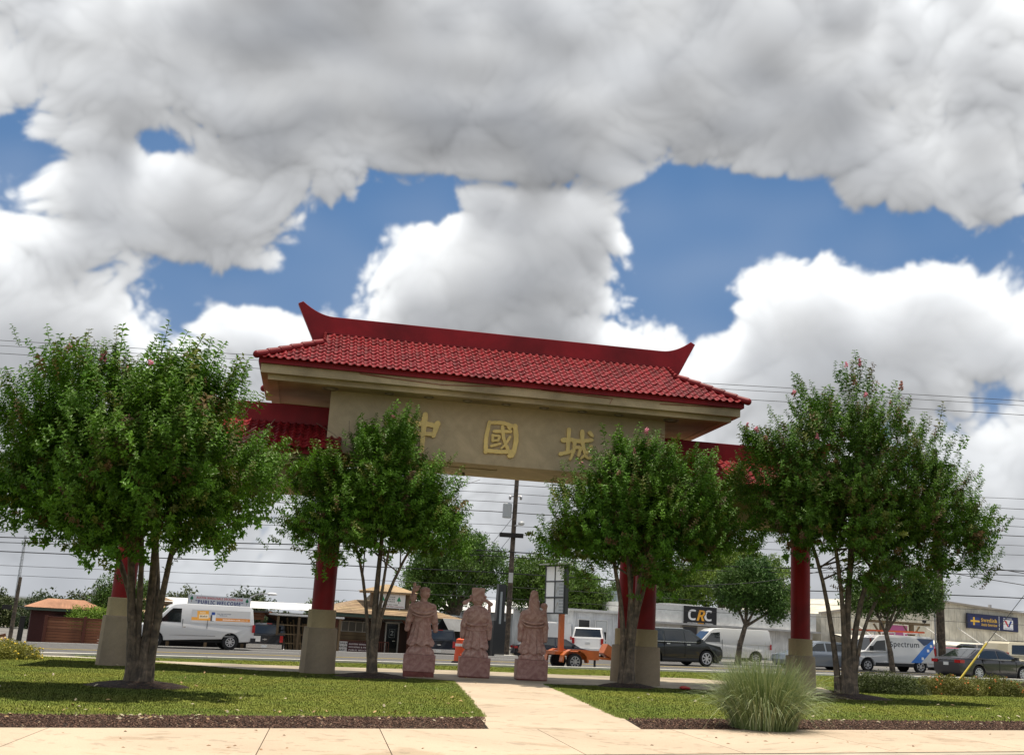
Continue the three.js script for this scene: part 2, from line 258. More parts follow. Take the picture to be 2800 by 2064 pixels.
// grass blades: tufts over the lawns in view
function tuftGeo(n, h, spread) {
  const pos = [], nor = [];
  for (let i = 0; i < n; i++) {
    const a = rr(0, 6.283), x = rr(-spread, spread), z = rr(-spread, spread), H = h * rr(0.55, 1), w = rr(0.006, 0.011), lean = rr(0, 0.6) * H, dx = Math.cos(a), dz = Math.sin(a), lx = Math.cos(a + 1.4) * lean, lz = Math.sin(a + 1.4) * lean;
    pos.push(x - dx * w, -0.01, z - dz * w, x + dx * w, -0.01, z + dz * w, x + lx, H, z + lz); for (let k = 0; k < 3; k++) nor.push(-dz * 0.5, 0.8, dx * 0.5);
  }
  const g = new THREE.BufferGeometry(); g.setAttribute('position', new THREE.Float32BufferAttribute(pos, 3)); g.setAttribute('normal', new THREE.Float32BufferAttribute(nor, 3)); return g;
}
const mBlade = M([1, 1, 1], 0.8, { side: THREE.DoubleSide });
{
  const tuft = tuftGeo(22, 0.048, 0.085), pl = [], c = new THREE.Color(), e = new THREE.Euler(), q = new THREE.Quaternion();
  lawnAreas.forEach((p, k) => {
    const n = [64000, 56000, 9000][k]; let made = 0, tries = 0;
    while (made < n && tries++ < n * 8) {
      const x = k === 0 ? rr(-17, 0) : k === 1 ? rr(1, 22) : rr(-13, 11), z = k === 2 ? rr(-46, -34) : rr(-48, -13);
      if (Math.abs(x / z) > 0.56 || !inside(p, x, z)) continue;
      const v = noise3(x * 0.5, 3, z * 0.5) + 0.6 * noise3(x * 1.9, 7, z * 1.9), far = clamp((-z - 14) / 24);
      const k1 = rr(0.88, 1.12); c.setRGB((0.160 + 0.055 * v) * k1, (0.196 + 0.035 * v) * k1, (0.025 + 0.006 * v) * k1);
      if (rnd() < 0.02) c.setRGB(0.22, 0.21, 0.08);
      const s = rr(0.7, 1.25); pl.push([new THREE.Matrix4().compose(V(x, gy(x) + 0.02, z), q.setFromEuler(e.set(0, rr(0, 6.28), 0)), V(s * (1 + far * 0.5), s * 0.8, s * (1 + far * 0.5))), c.clone()]); made++;
    }
  });
  for (let i = 0; i < 2600; i++) {                                  // blades creeping over the walk and bed edges
    const L = rnd() < 0.5, f = rnd(); let x, z; if (rnd() < 0.45) { const a = L ? walkL : walkR, j = 1 + Math.floor(f * 2), b = rnd(); x = lerp(a[j][0], a[j + 1][0], b) + (L ? 1 : -1) * rr(-0.05, 0.07); z = lerp(a[j][1], a[j + 1][1], b); } else { x = L ? rr(-10, -0.3) : rr(2.4, 14); z = Fz(x) + rr(-0.02, 0.14); }
    const k1 = rr(0.7, 1.2), s = rr(0.6, 1.2); c.setRGB(0.14 * k1, 0.185 * k1, 0.024 * k1); pl.push([new THREE.Matrix4().compose(V(x, gy(x) + 0.02, z), q.setFromEuler(e.set(0, rr(0, 6.28), 0)), V(s * 0.8, s * 0.9, s * 0.8)), c.clone()]);
  }
  const g = copies('grass', tuft, mBlade, pl); Object.assign(g.userData, { label: 'short mown green grass of the lawns around the walk', category: 'grass' });
}
// wood chips and dry leaves
{
  const chip = plain(new THREE.BoxGeometry(0.034, 0.010, 0.013)), pl = [], c = new THREE.Color(), e = new THREE.Euler(), q = new THREE.Quaternion();
  for (let i = 0; i < 26000; i++) {
    const L = rnd() < 0.5, x = L ? rr(-10, -0.1) : rr(2.35, 14), z = lerp(Gz(x), Fz(x), Math.pow(rnd(), 0.9)), k = rr(0.5, 1.4);
    c.setRGB(0.110 * k, 0.058 * k, 0.037 * k); if (rnd() < 0.025) c.setRGB(0.30, 0.22, 0.14);
    pl.push([new THREE.Matrix4().compose(V(x, gy(x) + rr(0.018, 0.035), z), q.setFromEuler(e.set(rr(-0.5, 0.5), rr(0, 6.3), rr(-0.5, 0.5))), V(rr(0.5, 1.5), 1, rr(0.6, 1.4))), c.clone()]);
  }
  const g = copies('mulch_chips', chip, M([1, 1, 1], 0.9), pl); Object.assign(g.userData, { label: 'brown shredded bark chips covering the planting beds', category: 'mulch' });
  const leaf = plain(new THREE.ConeGeometry(0.06, 0.02, 5)); leaf.scale(1, 1, 0.5); const pl2 = [];
  for (let i = 0; i < 260; i++) {
    const left = rnd() < 0.62, edge = rnd() < 0.58; let x, z;
    if (left) { x = rr(-10, -0.3); z = edge ? Fz(x) + rr(-0.5, 1.5) * 0.6 : rr(Fz(x), -31); } else { x = rr(2.6, 14); z = edge ? Fz(x) + rr(-0.5, 1.6) * 0.6 : rr(Fz(x), -29); }
    const k = rr(0.5, 1.05), t = rnd(); c.setRGB(0.42 * k, (t < 0.6 ? 0.36 : 0.27) * k, (t < 0.6 ? 0.24 : 0.12) * k); const s = rr(0.35, 0.9);
    pl2.push([new THREE.Matrix4().compose(V(x, gy(x) + (z > Fz(x) ? 0.045 : 0.085), z), q.setFromEuler(e.set(rr(-0.4, 0.4), rr(0, 6.3), rr(-0.4, 0.4))), V(s, s, s)), c.clone()]);
  }
  for (let i = 0; i < 34; i++) { const s0 = rr(-1, 16), t0 = rr(12.6, 15.2), [x, z] = road(s0, t0), k = rr(0.4, 0.9), s = rr(0.3, 0.7); c.setRGB(0.32 * k, 0.19 * k, 0.10 * k); pl2.push([new THREE.Matrix4().compose(V(x, gy(x) + 0.038, z), q.setFromEuler(e.set(rr(-0.3, 0.3), rr(0, 6.3), rr(-0.3, 0.3))), V(s, s, s)), c.clone()]); }
  const lf = copies('leaf_litter', leaf, M([1, 1, 1], 0.8), pl2); Object.assign(lf.userData, { label: 'pale dry leaves scattered over lawn and mulch', category: 'leaves' });
}

// ================================================================ THE GATE (local x along it, z towards the walk)
const GX = -0.4, GZ = -32.2, GYAW = 0.166;
const gateXZ = (u, w) => [GX + u * Math.cos(GYAW) + w * Math.sin(GYAW), GZ - u * Math.sin(GYAW) + w * Math.cos(GYAW)];
const glaze = (k, g) => MP([0.235 * k, 0.009 * k + g, 0.013 * k + g], 0.5, { map: T.blotch, specularIntensity: 0.5 });
const mTile = glaze(1, 0), mTileB = glaze(0.82, 0.001), mTileC = glaze(1.12, 0.002), mTileD = glaze(0.68, 0.002), mTileE = glaze(1.05, 0.004);
const mRed = MP([0.30, 0.010, 0.016], 0.5, { map: T.blotch, specularIntensity: 0.5 }), mRedCol = MP([0.30, 0.007, 0.010], 0.5, { map: T.blotch, specularIntensity: 0.5 });
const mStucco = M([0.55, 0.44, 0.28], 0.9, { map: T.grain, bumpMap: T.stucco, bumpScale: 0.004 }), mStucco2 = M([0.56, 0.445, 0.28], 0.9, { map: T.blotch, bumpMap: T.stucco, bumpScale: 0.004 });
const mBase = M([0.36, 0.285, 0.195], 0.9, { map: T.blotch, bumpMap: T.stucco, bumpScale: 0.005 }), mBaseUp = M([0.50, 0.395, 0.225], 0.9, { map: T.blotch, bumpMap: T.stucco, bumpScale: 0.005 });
const mGold = MP([0.92, 0.68, 0.22], 0.35, { metalness: 0.0, map: T.grain }), mLamp = M([0.16, 0.13, 0.10], 0.5), mLampGlass = M([0.42, 0.38, 0.30], 0.3);

const gate = thing('chinese_gate', 'red tiled ceremonial gate with gold characters on a beige beam', 'gate');
gate.position.set(GX, 0, GZ); gate.rotation.y = GYAW;

// columns: round red shafts on two-step plinths
function column(u, w, topY, r, rb) {
  const [x] = gateXZ(u, w), g0 = gy(x) + 0.02, c = new THREE.Group(); c.name = 'column'; gate.add(c); c.position.set(u, 0, w);
  mesh('shaft', smooth(cyl(r, r, topY - 1.64, 0, (topY + 1.64) / 2, 0, 40), 0.5), mRedCol, c);
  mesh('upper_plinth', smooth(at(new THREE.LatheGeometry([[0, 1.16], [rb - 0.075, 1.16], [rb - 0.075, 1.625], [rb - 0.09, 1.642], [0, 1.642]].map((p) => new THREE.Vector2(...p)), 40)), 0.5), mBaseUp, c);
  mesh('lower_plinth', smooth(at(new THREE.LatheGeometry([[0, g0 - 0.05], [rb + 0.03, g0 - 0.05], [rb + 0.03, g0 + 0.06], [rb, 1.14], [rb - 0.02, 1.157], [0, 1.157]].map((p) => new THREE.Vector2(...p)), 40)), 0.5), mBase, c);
}
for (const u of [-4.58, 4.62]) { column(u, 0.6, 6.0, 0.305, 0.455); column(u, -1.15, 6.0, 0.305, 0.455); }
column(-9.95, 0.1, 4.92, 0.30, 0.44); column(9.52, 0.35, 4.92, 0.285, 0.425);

// main beam
mesh('main_beam', [box2(-4.92, 4.92, 5.96, 7.72, -1.75, 1.05)], mStucco, gate);
mesh('beam_hatch', [box2(-1.55, 0.1, 5.93, 5.958, -0.7, 0.15)], M([0.50, 0.42, 0.27], 0.9, { map: T.grain }), gate);
const hatchLamp = mesh('underside_lamp', [cyl(0.05, 0.04, 0.1, -0.75, 5.9, -0.95, 14)], mLamp, gate);
// eaves: stepped cornice, soffit, lamps
mesh('cornice_upper', [box2(-6.86, 6.86, 7.82, 8.06, 1.75, 2.08), box2(-6.86, 6.86, 7.82, 8.06, -2.08, -1.75), box2(-6.86, -6.5, 7.82, 8.06, -1.75, 1.75), box2(6.5, 6.86, 7.82, 8.06, -1.75, 1.75)], mStucco2, gate);
mesh('cornice_lower', [box2(-6.66, 6.66, 7.68, 7.82, 1.65, 1.88), box2(-6.66, 6.66, 7.68, 7.82, -1.88, -1.65), box2(-6.66, -6.4, 7.68, 7.82, -1.65, 1.65), box2(6.4, 6.66, 7.68, 7.82, -1.65, 1.65)], mStucco2, gate);
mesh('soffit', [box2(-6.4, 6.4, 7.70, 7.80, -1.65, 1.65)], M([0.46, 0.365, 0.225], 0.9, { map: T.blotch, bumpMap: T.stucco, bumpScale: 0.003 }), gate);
for (const u of [-3.3, -2.18, -1.07, 0.05, 1.17, 2.3, 3.4]) { const l = mesh('soffit_lamp', [at(new THREE.TorusGeometry(0.115, 0.03, 8, 24), u, 7.695, 1.38, Math.PI / 2)], mLamp, gate); mesh('lamp_glass', [cyl(0.10, 0.10, 0.02, u, 7.695, 1.38, 20)], mLampGlass, l); }
for (const u of [-4.95, 5.0]) { const l = mesh('soffit_lamp', [at(new THREE.TorusGeometry(0.19, 0.04, 8, 28), u, 7.69, 1.36, Math.PI / 2)], mLamp, gate); mesh('lamp_glass', [cyl(0.16, 0.16, 0.02, u, 7.69, 1.36, 24)], mLampGlass, l); }

// tiles: one rounded pantile with a front edge, hump to the right
function tileGeo(pw, len) {
  const n = 7, top = [], pos = [], hump = (x) => { const t = x / pw + 0.5; return t < 0.42 ? 0.006 * Math.sin(t / 0.42 * Math.PI) * -1 : 0.050 * Math.sin((t - 0.42) / 0.58 * Math.PI); };
  for (let i = 0; i <= n; i++) { const x = lerp(-pw / 2, pw / 2 + 0.004, i / n); top.push([x, hump(x)]); }
  const q = (a, b, c, d) => pos.push(...a, ...b, ...c, ...a, ...c, ...d);
  for (let i = 0; i < n; i++) {
    const [x0, h0] = top[i], [x1, h1] = top[i + 1];                 // z = down the slope, y = off the slope
    q([x0, h0 + 0.034, len], [x1, h1 + 0.034, len], [x1, h1 + 0.004, 0], [x0, h0 + 0.004, 0]);
    q([x0, h0 + 0.006, len], [x1, h1 + 0.006, len], [x1, h1 + 0.034, len], [x0, h0 + 0.034, len]);
  }
  const g = new THREE.BufferGeometry(); g.setAttribute('position', new THREE.Float32BufferAttribute(pos, 3)); return boxUV(smooth(g, 0.9));
}
function tiledSlope(roofPart, topW, topY, botW, botY, rows, pw, halfAt, centre, limit, one) {
  const run = Math.hypot(botW - topW, botY - topY), step = run / rows, ang = Math.atan2(topY - botY, botW - topW), tile = tileGeo(pw, step * 1.12), rest = [], mats = [mTile, mTile, mTileB, mTileC, mTileD, mTileE];
  for (let r = rows - 1; r >= 0; r--) {
    const t = r / rows, w = lerp(topW, botW, t), y = lerp(topY, botY, t), [a, b] = halfAt(lerp(topW, botW, (r + 0.6) / rows));
    for (let u = centre - Math.floor((centre - a) / pw) * pw; u <= b; u += pw) {
      if (u < a) continue;
      const ju = rr(-0.007, 0.007), jy = rr(-0.005, 0.009), ja = rr(-0.02, 0.02);
      if (one.n < limit) { const m = new THREE.Mesh(tile, pick(mats)); m.name = 'roof_tile'; m.castShadow = m.receiveShadow = true; m.position.set(u + ju, y + jy, w); m.rotation.set(ang, 0, ja); roofPart.add(m); one.n++; }
      else rest.push([u + ju, y + jy, w, ang, ja]);
    }
  }
  const groups = [[], [], [], [], []]; rest.forEach((p) => groups[Math.floor(rnd() * 5)].push(at(tile.clone(), p[0], p[1], p[2], p[3], 0, p[4])));
  return groups;
}
// main roof
const roof = mesh('main_roof', [quads([
  [[-6.93, 8.20, 2.26], [6.93, 8.20, 2.26], [5.22, 9.08, 0.90], [-5.22, 9.08, 0.90]], [[-5.22, 9.08, 0.90], [5.22, 9.08, 0.90], [5.22, 9.53, 0.16], [-5.22, 9.53, 0.16]],
  [[6.93, 8.20, -2.26], [-6.93, 8.20, -2.26], [-5.22, 9.08, -0.90], [5.22, 9.08, -0.90]], [[5.22, 9.08, -0.90], [-5.22, 9.08, -0.90], [-5.22, 9.53, -0.16], [5.22, 9.53, -0.16]],
  [[6.93, 8.20, 2.26], [6.93, 8.20, -2.26], [5.22, 9.08, -0.90], [5.22, 9.08, 0.90]], [[-6.93, 8.20, -2.26], [-6.93, 8.20, 2.26], [-5.22, 9.08, 0.90], [-5.22, 9.08, -0.90]],
  [[5.22, 9.08, 0.90], [5.22, 9.08, -0.90], [5.22, 9.53, -0.16], [5.22, 9.53, 0.16]], [[-5.22, 9.08, -0.90], [-5.22, 9.08, 0.90], [-5.22, 9.53, 0.16], [-5.22, 9.53, -0.16]],
  [[-5.22, 9.53, 0.16], [5.22, 9.53, 0.16], [5.22, 9.53, -0.16], [-5.22, 9.53, -0.16]], [[-6.93, 8.20, -2.26], [6.93, 8.20, -2.26], [6.93, 8.20, 2.26], [-6.93, 8.20, 2.26]]])], mTileB, gate);
mesh('fascia', [box2(-6.93, 6.93, 8.062, 8.22, 2.09, 2.20), box2(-6.93, 6.93, 8.062, 8.22, -2.20, -2.09), box2(-6.93, -6.87, 8.062, 8.22, -2.09, 2.09), box2(6.87, 6.93, 8.062, 8.22, -2.09, 2.09), box2(-6.87, 6.87, 8.07, 8.19, -2.09, 2.09)], mRed, gate);
const oneByOne = { n: 0 };
const mainHalf = (w) => { const h = w < 0.9 ? 5.2 : lerp(5.2, 6.88, (w - 0.9) / 1.36); return [-h + 0.06, h - 0.06]; };
const restMain = tiledSlope(roof, 0.18, 9.525, 2.30, 8.185, 9, 0.21, mainHalf, 0, 300, oneByOne);
// ridge board with upturned horns, moulding, hip caps
const ridgePts = [[-6.12, 10.40], [-5.98, 10.475]];
for (let i = 1; i <= 8; i++) { const t = i / 8; ridgePts.push([lerp(-5.98, -5.05, t), 10.09 + 0.385 * Math.pow(1 - t, 1.9)]); }
const ridgeOutline = [[-5.50, 9.16], [5.50, 9.16], ...ridgePts.map(([x, y]) => [-x, y]), ...ridgePts.slice().reverse()];
mesh('ridge_board', [slab(ridgeOutline, 0.26, 0.012, -0.13)], mRed, roof);
mesh('ridge_moulding', [box2(-5.24, 5.24, 9.545, 9.60, 0.128, 0.20), box2(-5.24, 5.24, 9.545, 9.60, -0.20, -0.128)], mTileC, roof);
for (const s of [-1, 1]) {
  for (let f = -1; f <= 1; f += 2) {
    const A = V(s * 5.22, 9.13, f * 0.88), B = V(s * 6.97, 8.235, f * 2.32), n = 6;
    for (let k = 0; k < n; k++) { const a = A.clone().lerp(B, k / n), b = A.clone().lerp(B, (k + 1.06) / n); a.y += 0.0; b.y += 0.015; mesh('hip_cap', [bar(a.toArray(), b.toArray(), 0.088, 12, 0.105), ball(0.106, b.x, b.y, b.z, 1, 1, 1, 12)], pick([mTile, mTileC]), roof); }
    for (let k = 0; k < 4; k++) { const y = lerp(9.50, 9.16, k / 3), w = lerp(0.2, 0.86, k / 3); mesh('verge_tile', [bar([s * 5.25, y + 0.05, f * (w - 0.06)], [s * 5.25, y - 0.03, f * (w + 0.14)], 0.05, 8, 0.06)], pick([mTile, mTileC]), roof); }
  }
}
// broken string of lights hanging along the eave
mesh('light_string', [bar([-4.2, 8.03, 2.11], [-3.4, 7.985, 2.11], 0.012), bar([-3.4, 7.985, 2.11], [-1.9, 7.93, 2.11], 0.009), bar([-1.9, 7.93, 2.11], [-0.2, 8.04, 2.11], 0.009), bar([0.9, 8.05, 2.11], [3.0, 8.0, 2.11], 0.009), bar([3.0, 8.0, 2.11], [2.92, 7.84, 2.11], 0.006), bar([4.4, 7.98, 2.11], [6.3, 8.05, 2.11], 0.009)], M([0.24, 0.03, 0.025], 0.6), gate);

// wings
const wingRest = [];
for (const s of [-1, 1]) {
  const wing = new THREE.Group(); wing.name = 'wing'; gate.add(wing); const X = (a, b) => [Math.min(s * a, s * b), Math.max(s * a, s * b)], bx = (a, b, ...r) => box2(...X(a, b), ...r);
  mesh('wing_beam', [bx(4.90, 10.6, 4.92, 5.46, -1.4, 0.92)], mStucco, wing);
  mesh('wing_cornice', [bx(4.90, 11.0, 5.46, 5.60, -1.55, 1.5), bx(4.90, 11.1, 5.60, 5.72, -1.7, 1.68)], mStucco2, wing);
  mesh('wing_fascia', [bx(4.46, 11.25, 5.722, 5.88, 1.06, 1.85), bx(4.90, 11.25, 5.722, 5.88, -1.85, 1.06)], mRed, wing);
  const x0 = s * 4.46, x1 = s * 11.3, xr0 = s * 4.88, xr1 = s * 9.9, L = (a, b) => s > 0 ? [a, b] : [b, a], [p, q] = L(x0, x1), [pr, qr] = L(xr0, xr1), [pb, qb] = L(xr0, x1);
  const wr = mesh('wing_roof', [quads([[[p, 5.86, 1.93], [q, 5.86, 1.93], [qr, 6.80, 0.16], [pr, 6.80, 0.16]], [[qb, 5.86, -1.93], [pb, 5.86, -1.93], [pr, 6.80, -0.16], [qr, 6.80, -0.16]],
    s > 0 ? [[x1, 5.86, 1.93], [x1, 5.86, -1.93], [xr1, 6.80, -0.16], [xr1, 6.80, 0.16]] : [[x1, 5.86, -1.93], [x1, 5.86, 1.93], [xr1, 6.80, 0.16], [xr1, 6.80, -0.16]], [[pr, 6.80, 0.16], [qr, 6.80, 0.16], [qr, 6.80, -0.16], [pr, 6.80, -0.16]]])], mTileB, wing);
  const g = tiledSlope(wr, 0.18, 6.79, 1.97, 5.86, 7, 0.21, (w) => { const k = (w - 0.16) / 1.77, a = w < 1.07 ? 4.95 : 4.5, b = lerp(9.9, 11.25, k); return s > 0 ? [a, b] : [-b, -a]; }, s * 8.19, 0, { n: 0 });
  g.forEach((list, i) => { const m = mesh('roof_tile_field', list, [mTile, mTileB, mTileC, mTileD, mTileE][i], wr, true); stuff(m); });
  const hp = [[s * 4.88, 6.74], [s * 10.05, 6.74], [s * 10.75, 7.60], [s * 10.6, 7.68], [s * 10.2, 7.46], [s * 9.8, 7.38], [s * 9.5, 7.36], [s * 4.88, 7.36]];
  mesh('wing_ridge_board', [slab(s > 0 ? hp : hp.slice().reverse(), 0.24, 0.01, -0.12)], mRed, wr);
  mesh('wing_ridge_moulding', [bx(4.88, 9.95, 6.80, 6.85, 0.118, 0.19)], mTileC, wr);
  const A = V(s * 9.9, 6.84, 0.16), B = V(s * 11.32, 5.92, 1.97); for (let k = 0; k < 6; k++) { const a = A.clone().lerp(B, k / 6), b = A.clone().lerp(B, (k + 1.06) / 6); a.y += 0.04; b.y += 0.055; mesh('hip_cap', [bar(a.toArray(), b.toArray(), 0.072, 12, 0.09)], mTile, wr); }
}
restMain.forEach((list, i) => { if (list.length) stuff(mesh('roof_tile_field', list, [mTile, mTileB, mTileC, mTileD, mTileE][i], roof, true)); });

// gold characters: brush strokes, each a rounded solid of its own depth
function character(name, cx, cy, size, strokes) {
  const list = strokes.map(([pts, w0, w1], i) => {
    const P = new THREE.CatmullRomCurve3(pts.map(([x, y]) => V((x - 0.5) * size, (y - 0.5) * size, 0)), false, 'catmullrom', 0.4).getPoints(pts.length > 2 ? 14 : 5), left = [], right = [], n = P.length;
    P.forEach((p, k) => {
      const a = P[Math.max(0, k - 1)], b = P[Math.min(n - 1, k + 1)], d = V().subVectors(b, a).normalize(), hw = lerp(w0, w1 ?? w0, k / (n - 1)) * size / 2 * (1 + 0.10 * Math.sin(k * 2.3 + i));
      left.push([p.x - d.y * hw, p.y + d.x * hw]); right.push([p.x + d.y * hw, p.y - d.x * hw]);
    });
    const cap = (p, d, hw) => [-0.7, 0, 0.7].map((q) => { const a = Math.atan2(d.y, d.x) + q; return [p.x + Math.cos(a) * hw, p.y + Math.sin(a) * hw]; });
    const d1 = V().subVectors(P[n - 1], P[n - 2]), d0 = V().subVectors(P[0], P[1]), c1 = cap(P[n - 1], d1, (w1 ?? w0) * size / 2), c0 = cap(P[0], d0, w0 * size / 2);
    return slab([...right, ...c1, ...left.reverse(), ...c0], 0.055 + i * 0.0035, 0.006, 0);
  });
  const m = mesh(name, list, mGold, gate); m.position.set(cx, cy, 1.052); return m;
}
character('gold_character', -2.24, 6.72, 0.98, [[[[0.08, 0.86], [0.10, 0.42]], 0.14, 0.11], [[[0.06, 0.72], [0.5, 0.76], [0.88, 0.72]], 0.17, 0.14], [[[0.90, 0.80], [0.80, 0.42]], 0.17, 0.12], [[[0.14, 0.46], [0.8, 0.47]], 0.12], [[[0.52, 1.02], [0.5, 0.5], [0.5, -0.06]], 0.17, 0.12]]);
character('gold_character', 0.01, 6.74, 0.96, [[[[0.12, 0.97], [0.05, 0.5], [0.06, 0.06]], 0.11, 0.13], [[[0.12, 0.95], [0.5, 0.98], [0.80, 0.91]], 0.10, 0.13], [[[0.90, 0.92], [0.96, 0.5], [0.88, 0.06], [0.78, 0.0]], 0.15, 0.14], [[[0.08, 0.10], [0.5, 0.10], [0.86, 0.13]], 0.12, 0.12],
  [[[0.28, 0.70], [0.78, 0.74]], 0.11, 0.10], [[[0.52, 0.86], [0.58, 0.5], [0.74, 0.16]], 0.11, 0.10], [[[0.24, 0.58], [0.25, 0.40]], 0.08], [[[0.25, 0.57], [0.44, 0.56], [0.40, 0.42]], 0.08], [[[0.26, 0.41], [0.42, 0.44]], 0.07], [[[0.22, 0.25], [0.48, 0.34]], 0.09, 0.07], [[[0.76, 0.56], [0.64, 0.34], [0.52, 0.20]], 0.09, 0.06], [[[0.70, 0.86], [0.75, 0.80]], 0.10, 0.08]]);
character('gold_character', 2.26, 6.76, 0.94, [[[[0.05, 0.60], [0.34, 0.64]], 0.16, 0.13], [[[0.22, 0.95], [0.21, 0.3]], 0.13, 0.12], [[[-0.02, 0.16], [0.36, 0.28]], 0.12, 0.10], [[[0.38, 0.60], [0.66, 0.62], [0.96, 0.68]], 0.13, 0.12], [[[0.42, 0.62], [0.40, 0.3], [0.30, 0.02]], 0.13, 0.08], [[[0.44, 0.40], [0.60, 0.40], [0.56, 0.16]], 0.10, 0.10], [[[0.64, 0.92], [0.68, 0.5], [0.82, 0.14], [0.98, 0.12]], 0.14, 0.09], [[[0.95, 0.48], [0.82, 0.26], [0.62, 0.06]], 0.11, 0.07], [[[0.88, 0.90], [0.97, 0.81]], 0.13, 0.10]]);

// ================================================================ STATUES (carved solids meshed from distance fields; they face the road)
function surfaceNet(f, lo, hi, cell) {
  const n = [0, 1, 2].map((k) => Math.ceil((hi[k] - lo[k]) / cell) + 1), val = new Float32Array(n[0] * n[1] * n[2]), id = (i, j, k) => (k * n[1] + j) * n[0] + i;
  for (let k = 0; k < n[2]; k++) for (let j = 0; j < n[1]; j++) for (let i = 0; i < n[0]; i++) val[id(i, j, k)] = f(lo[0] + i * cell, lo[1] + j * cell, lo[2] + k * cell);
  const vert = new Int32Array(val.length).fill(-1), pos = [], idx = [];
  for (let k = 0; k + 1 < n[2]; k++) for (let j = 0; j + 1 < n[1]; j++) for (let i = 0; i + 1 < n[0]; i++) {
    let m = 0, sx = 0, sy = 0, sz = 0; const c = [];
    for (let q = 0; q < 8; q++) c.push(val[id(i + (q & 1), j + ((q >> 1) & 1), k + (q >> 2))]);
    for (let a = 0; a < 8; a++) for (const b of [a | 1, a | 2, a | 4]) if (b !== a && (c[a] < 0) !== (c[b] < 0)) { const t = c[a] / (c[a] - c[b]); sx += lerp(a & 1, b & 1, t); sy += lerp((a >> 1) & 1, (b >> 1) & 1, t); sz += lerp(a >> 2, b >> 2, t); m++; }
    if (m) { vert[id(i, j, k)] = pos.length / 3; pos.push(lo[0] + (i + sx / m) * cell, lo[1] + (j + sy / m) * cell, lo[2] + (k + sz / m) * cell); }
  }
  const st = [1, n[0], n[0] * n[1]];
  for (let k = 1; k + 1 < n[2]; k++) for (let j = 1; j + 1 < n[1]; j++) for (let i = 1; i + 1 < n[0]; i++) for (let d = 0; d < 3; d++) {
    const o = id(i, j, k), a = val[o], b = val[o + st[d]]; if ((a < 0) === (b < 0)) continue;
    const u = st[(d + 1) % 3], v = st[(d + 2) % 3], q = [vert[o - u - v], vert[o - v], vert[o], vert[o - u]]; if (q.some((e) => e < 0)) continue;
    a < 0 ? idx.push(q[0], q[1], q[2], q[0], q[2], q[3]) : idx.push(q[0], q[2], q[1], q[0], q[3], q[2]);
  }
  const g = new THREE.BufferGeometry(); g.setAttribute('position', new THREE.Float32BufferAttribute(pos, 3)); g.setIndex(idx); g.computeVertexNormals(); return g;
}
const smin = (a, b, k) => { k *= 0.4; const h = clamp(0.5 + 0.5 * (b - a) / k); return lerp(b, a, h) - k * h * (1 - h); };
const cap3 = (x, y, z, a, b, ra, rb) => { const bx = b[0] - a[0], by = b[1] - a[1], bz = b[2] - a[2], px = x - a[0], py = y - a[1], pz = z - a[2], h = clamp((px * bx + py * by + pz * bz) / (bx * bx + by * by + bz * bz)); return Math.hypot(px - bx * h, py - by * h, pz - bz * h) - lerp(ra, rb, h); };
const ell = (x, y, z, c, r) => { const k = Math.hypot((x - c[0]) / r[0], (y - c[1]) / r[1], (z - c[2]) / r[2]); return (k - 1) * Math.min(...r); };
// robe profile: [height, half width, half depth]
function robe(prof, x, y, z, folds) {
  let i = 0; while (i + 2 < prof.length && prof[i + 1][0] < y) i++;
  const t = clamp((y - prof[i][0]) / (prof[i + 1][0] - prof[i][0])), e = t * t * (3 - 2 * t), a = lerp(prof[i][1], prof[i + 1][1], e), b = lerp(prof[i][2], prof[i + 1][2], e), ang = Math.atan2(z / b, x / a);
  const f = 1.5 * folds * (1 - 2 * Math.pow(Math.abs(Math.sin(ang * 6.5 + y * 1.3)), 0.55) * 0.8 + 0.4 * Math.cos(ang * 5 - y * 3)) * sstep(1.15, 0.4, y);
  return Math.max((Math.hypot(x / a, z / b) - 1) * Math.min(a, b) * 0.9 - f, prof[0][0] - y, y - prof[prof.length - 1][0]);
}
const drape = (x, y, z, y0, dip, a, b, r) => { const ang = Math.atan2(z / b, x / a), yy = y0 - dip * Math.max(0, Math.sin(ang)), d = Math.hypot(x / a, z / b); return Math.hypot((d - 1) * Math.min(a, b), y - yy) - r; };
const mStoneA = M([0.64, 0.42, 0.36], 0.8, { map: T.stone, bumpMap: T.stucco, bumpScale: 0.006 }), mStoneB = M([0.68, 0.465, 0.405], 0.8, { map: T.stone, bumpMap: T.stucco, bumpScale: 0.006 }), mStoneC = M([0.68, 0.45, 0.38], 0.8, { map: T.stone, bumpMap: T.stucco, bumpScale: 0.006 }), mPed = M([0.50, 0.285, 0.245], 0.55, { map: T.stone });
const scallop = (x, z) => 0.03 * Math.cos(Math.atan2(z, x) * 6 + 0.6);
const carve = (x, y, z) => 0.003 * noise3(x * 16, y * 12, z * 16) + 0.002 * noise3(x * 34, y * 30, z * 34);
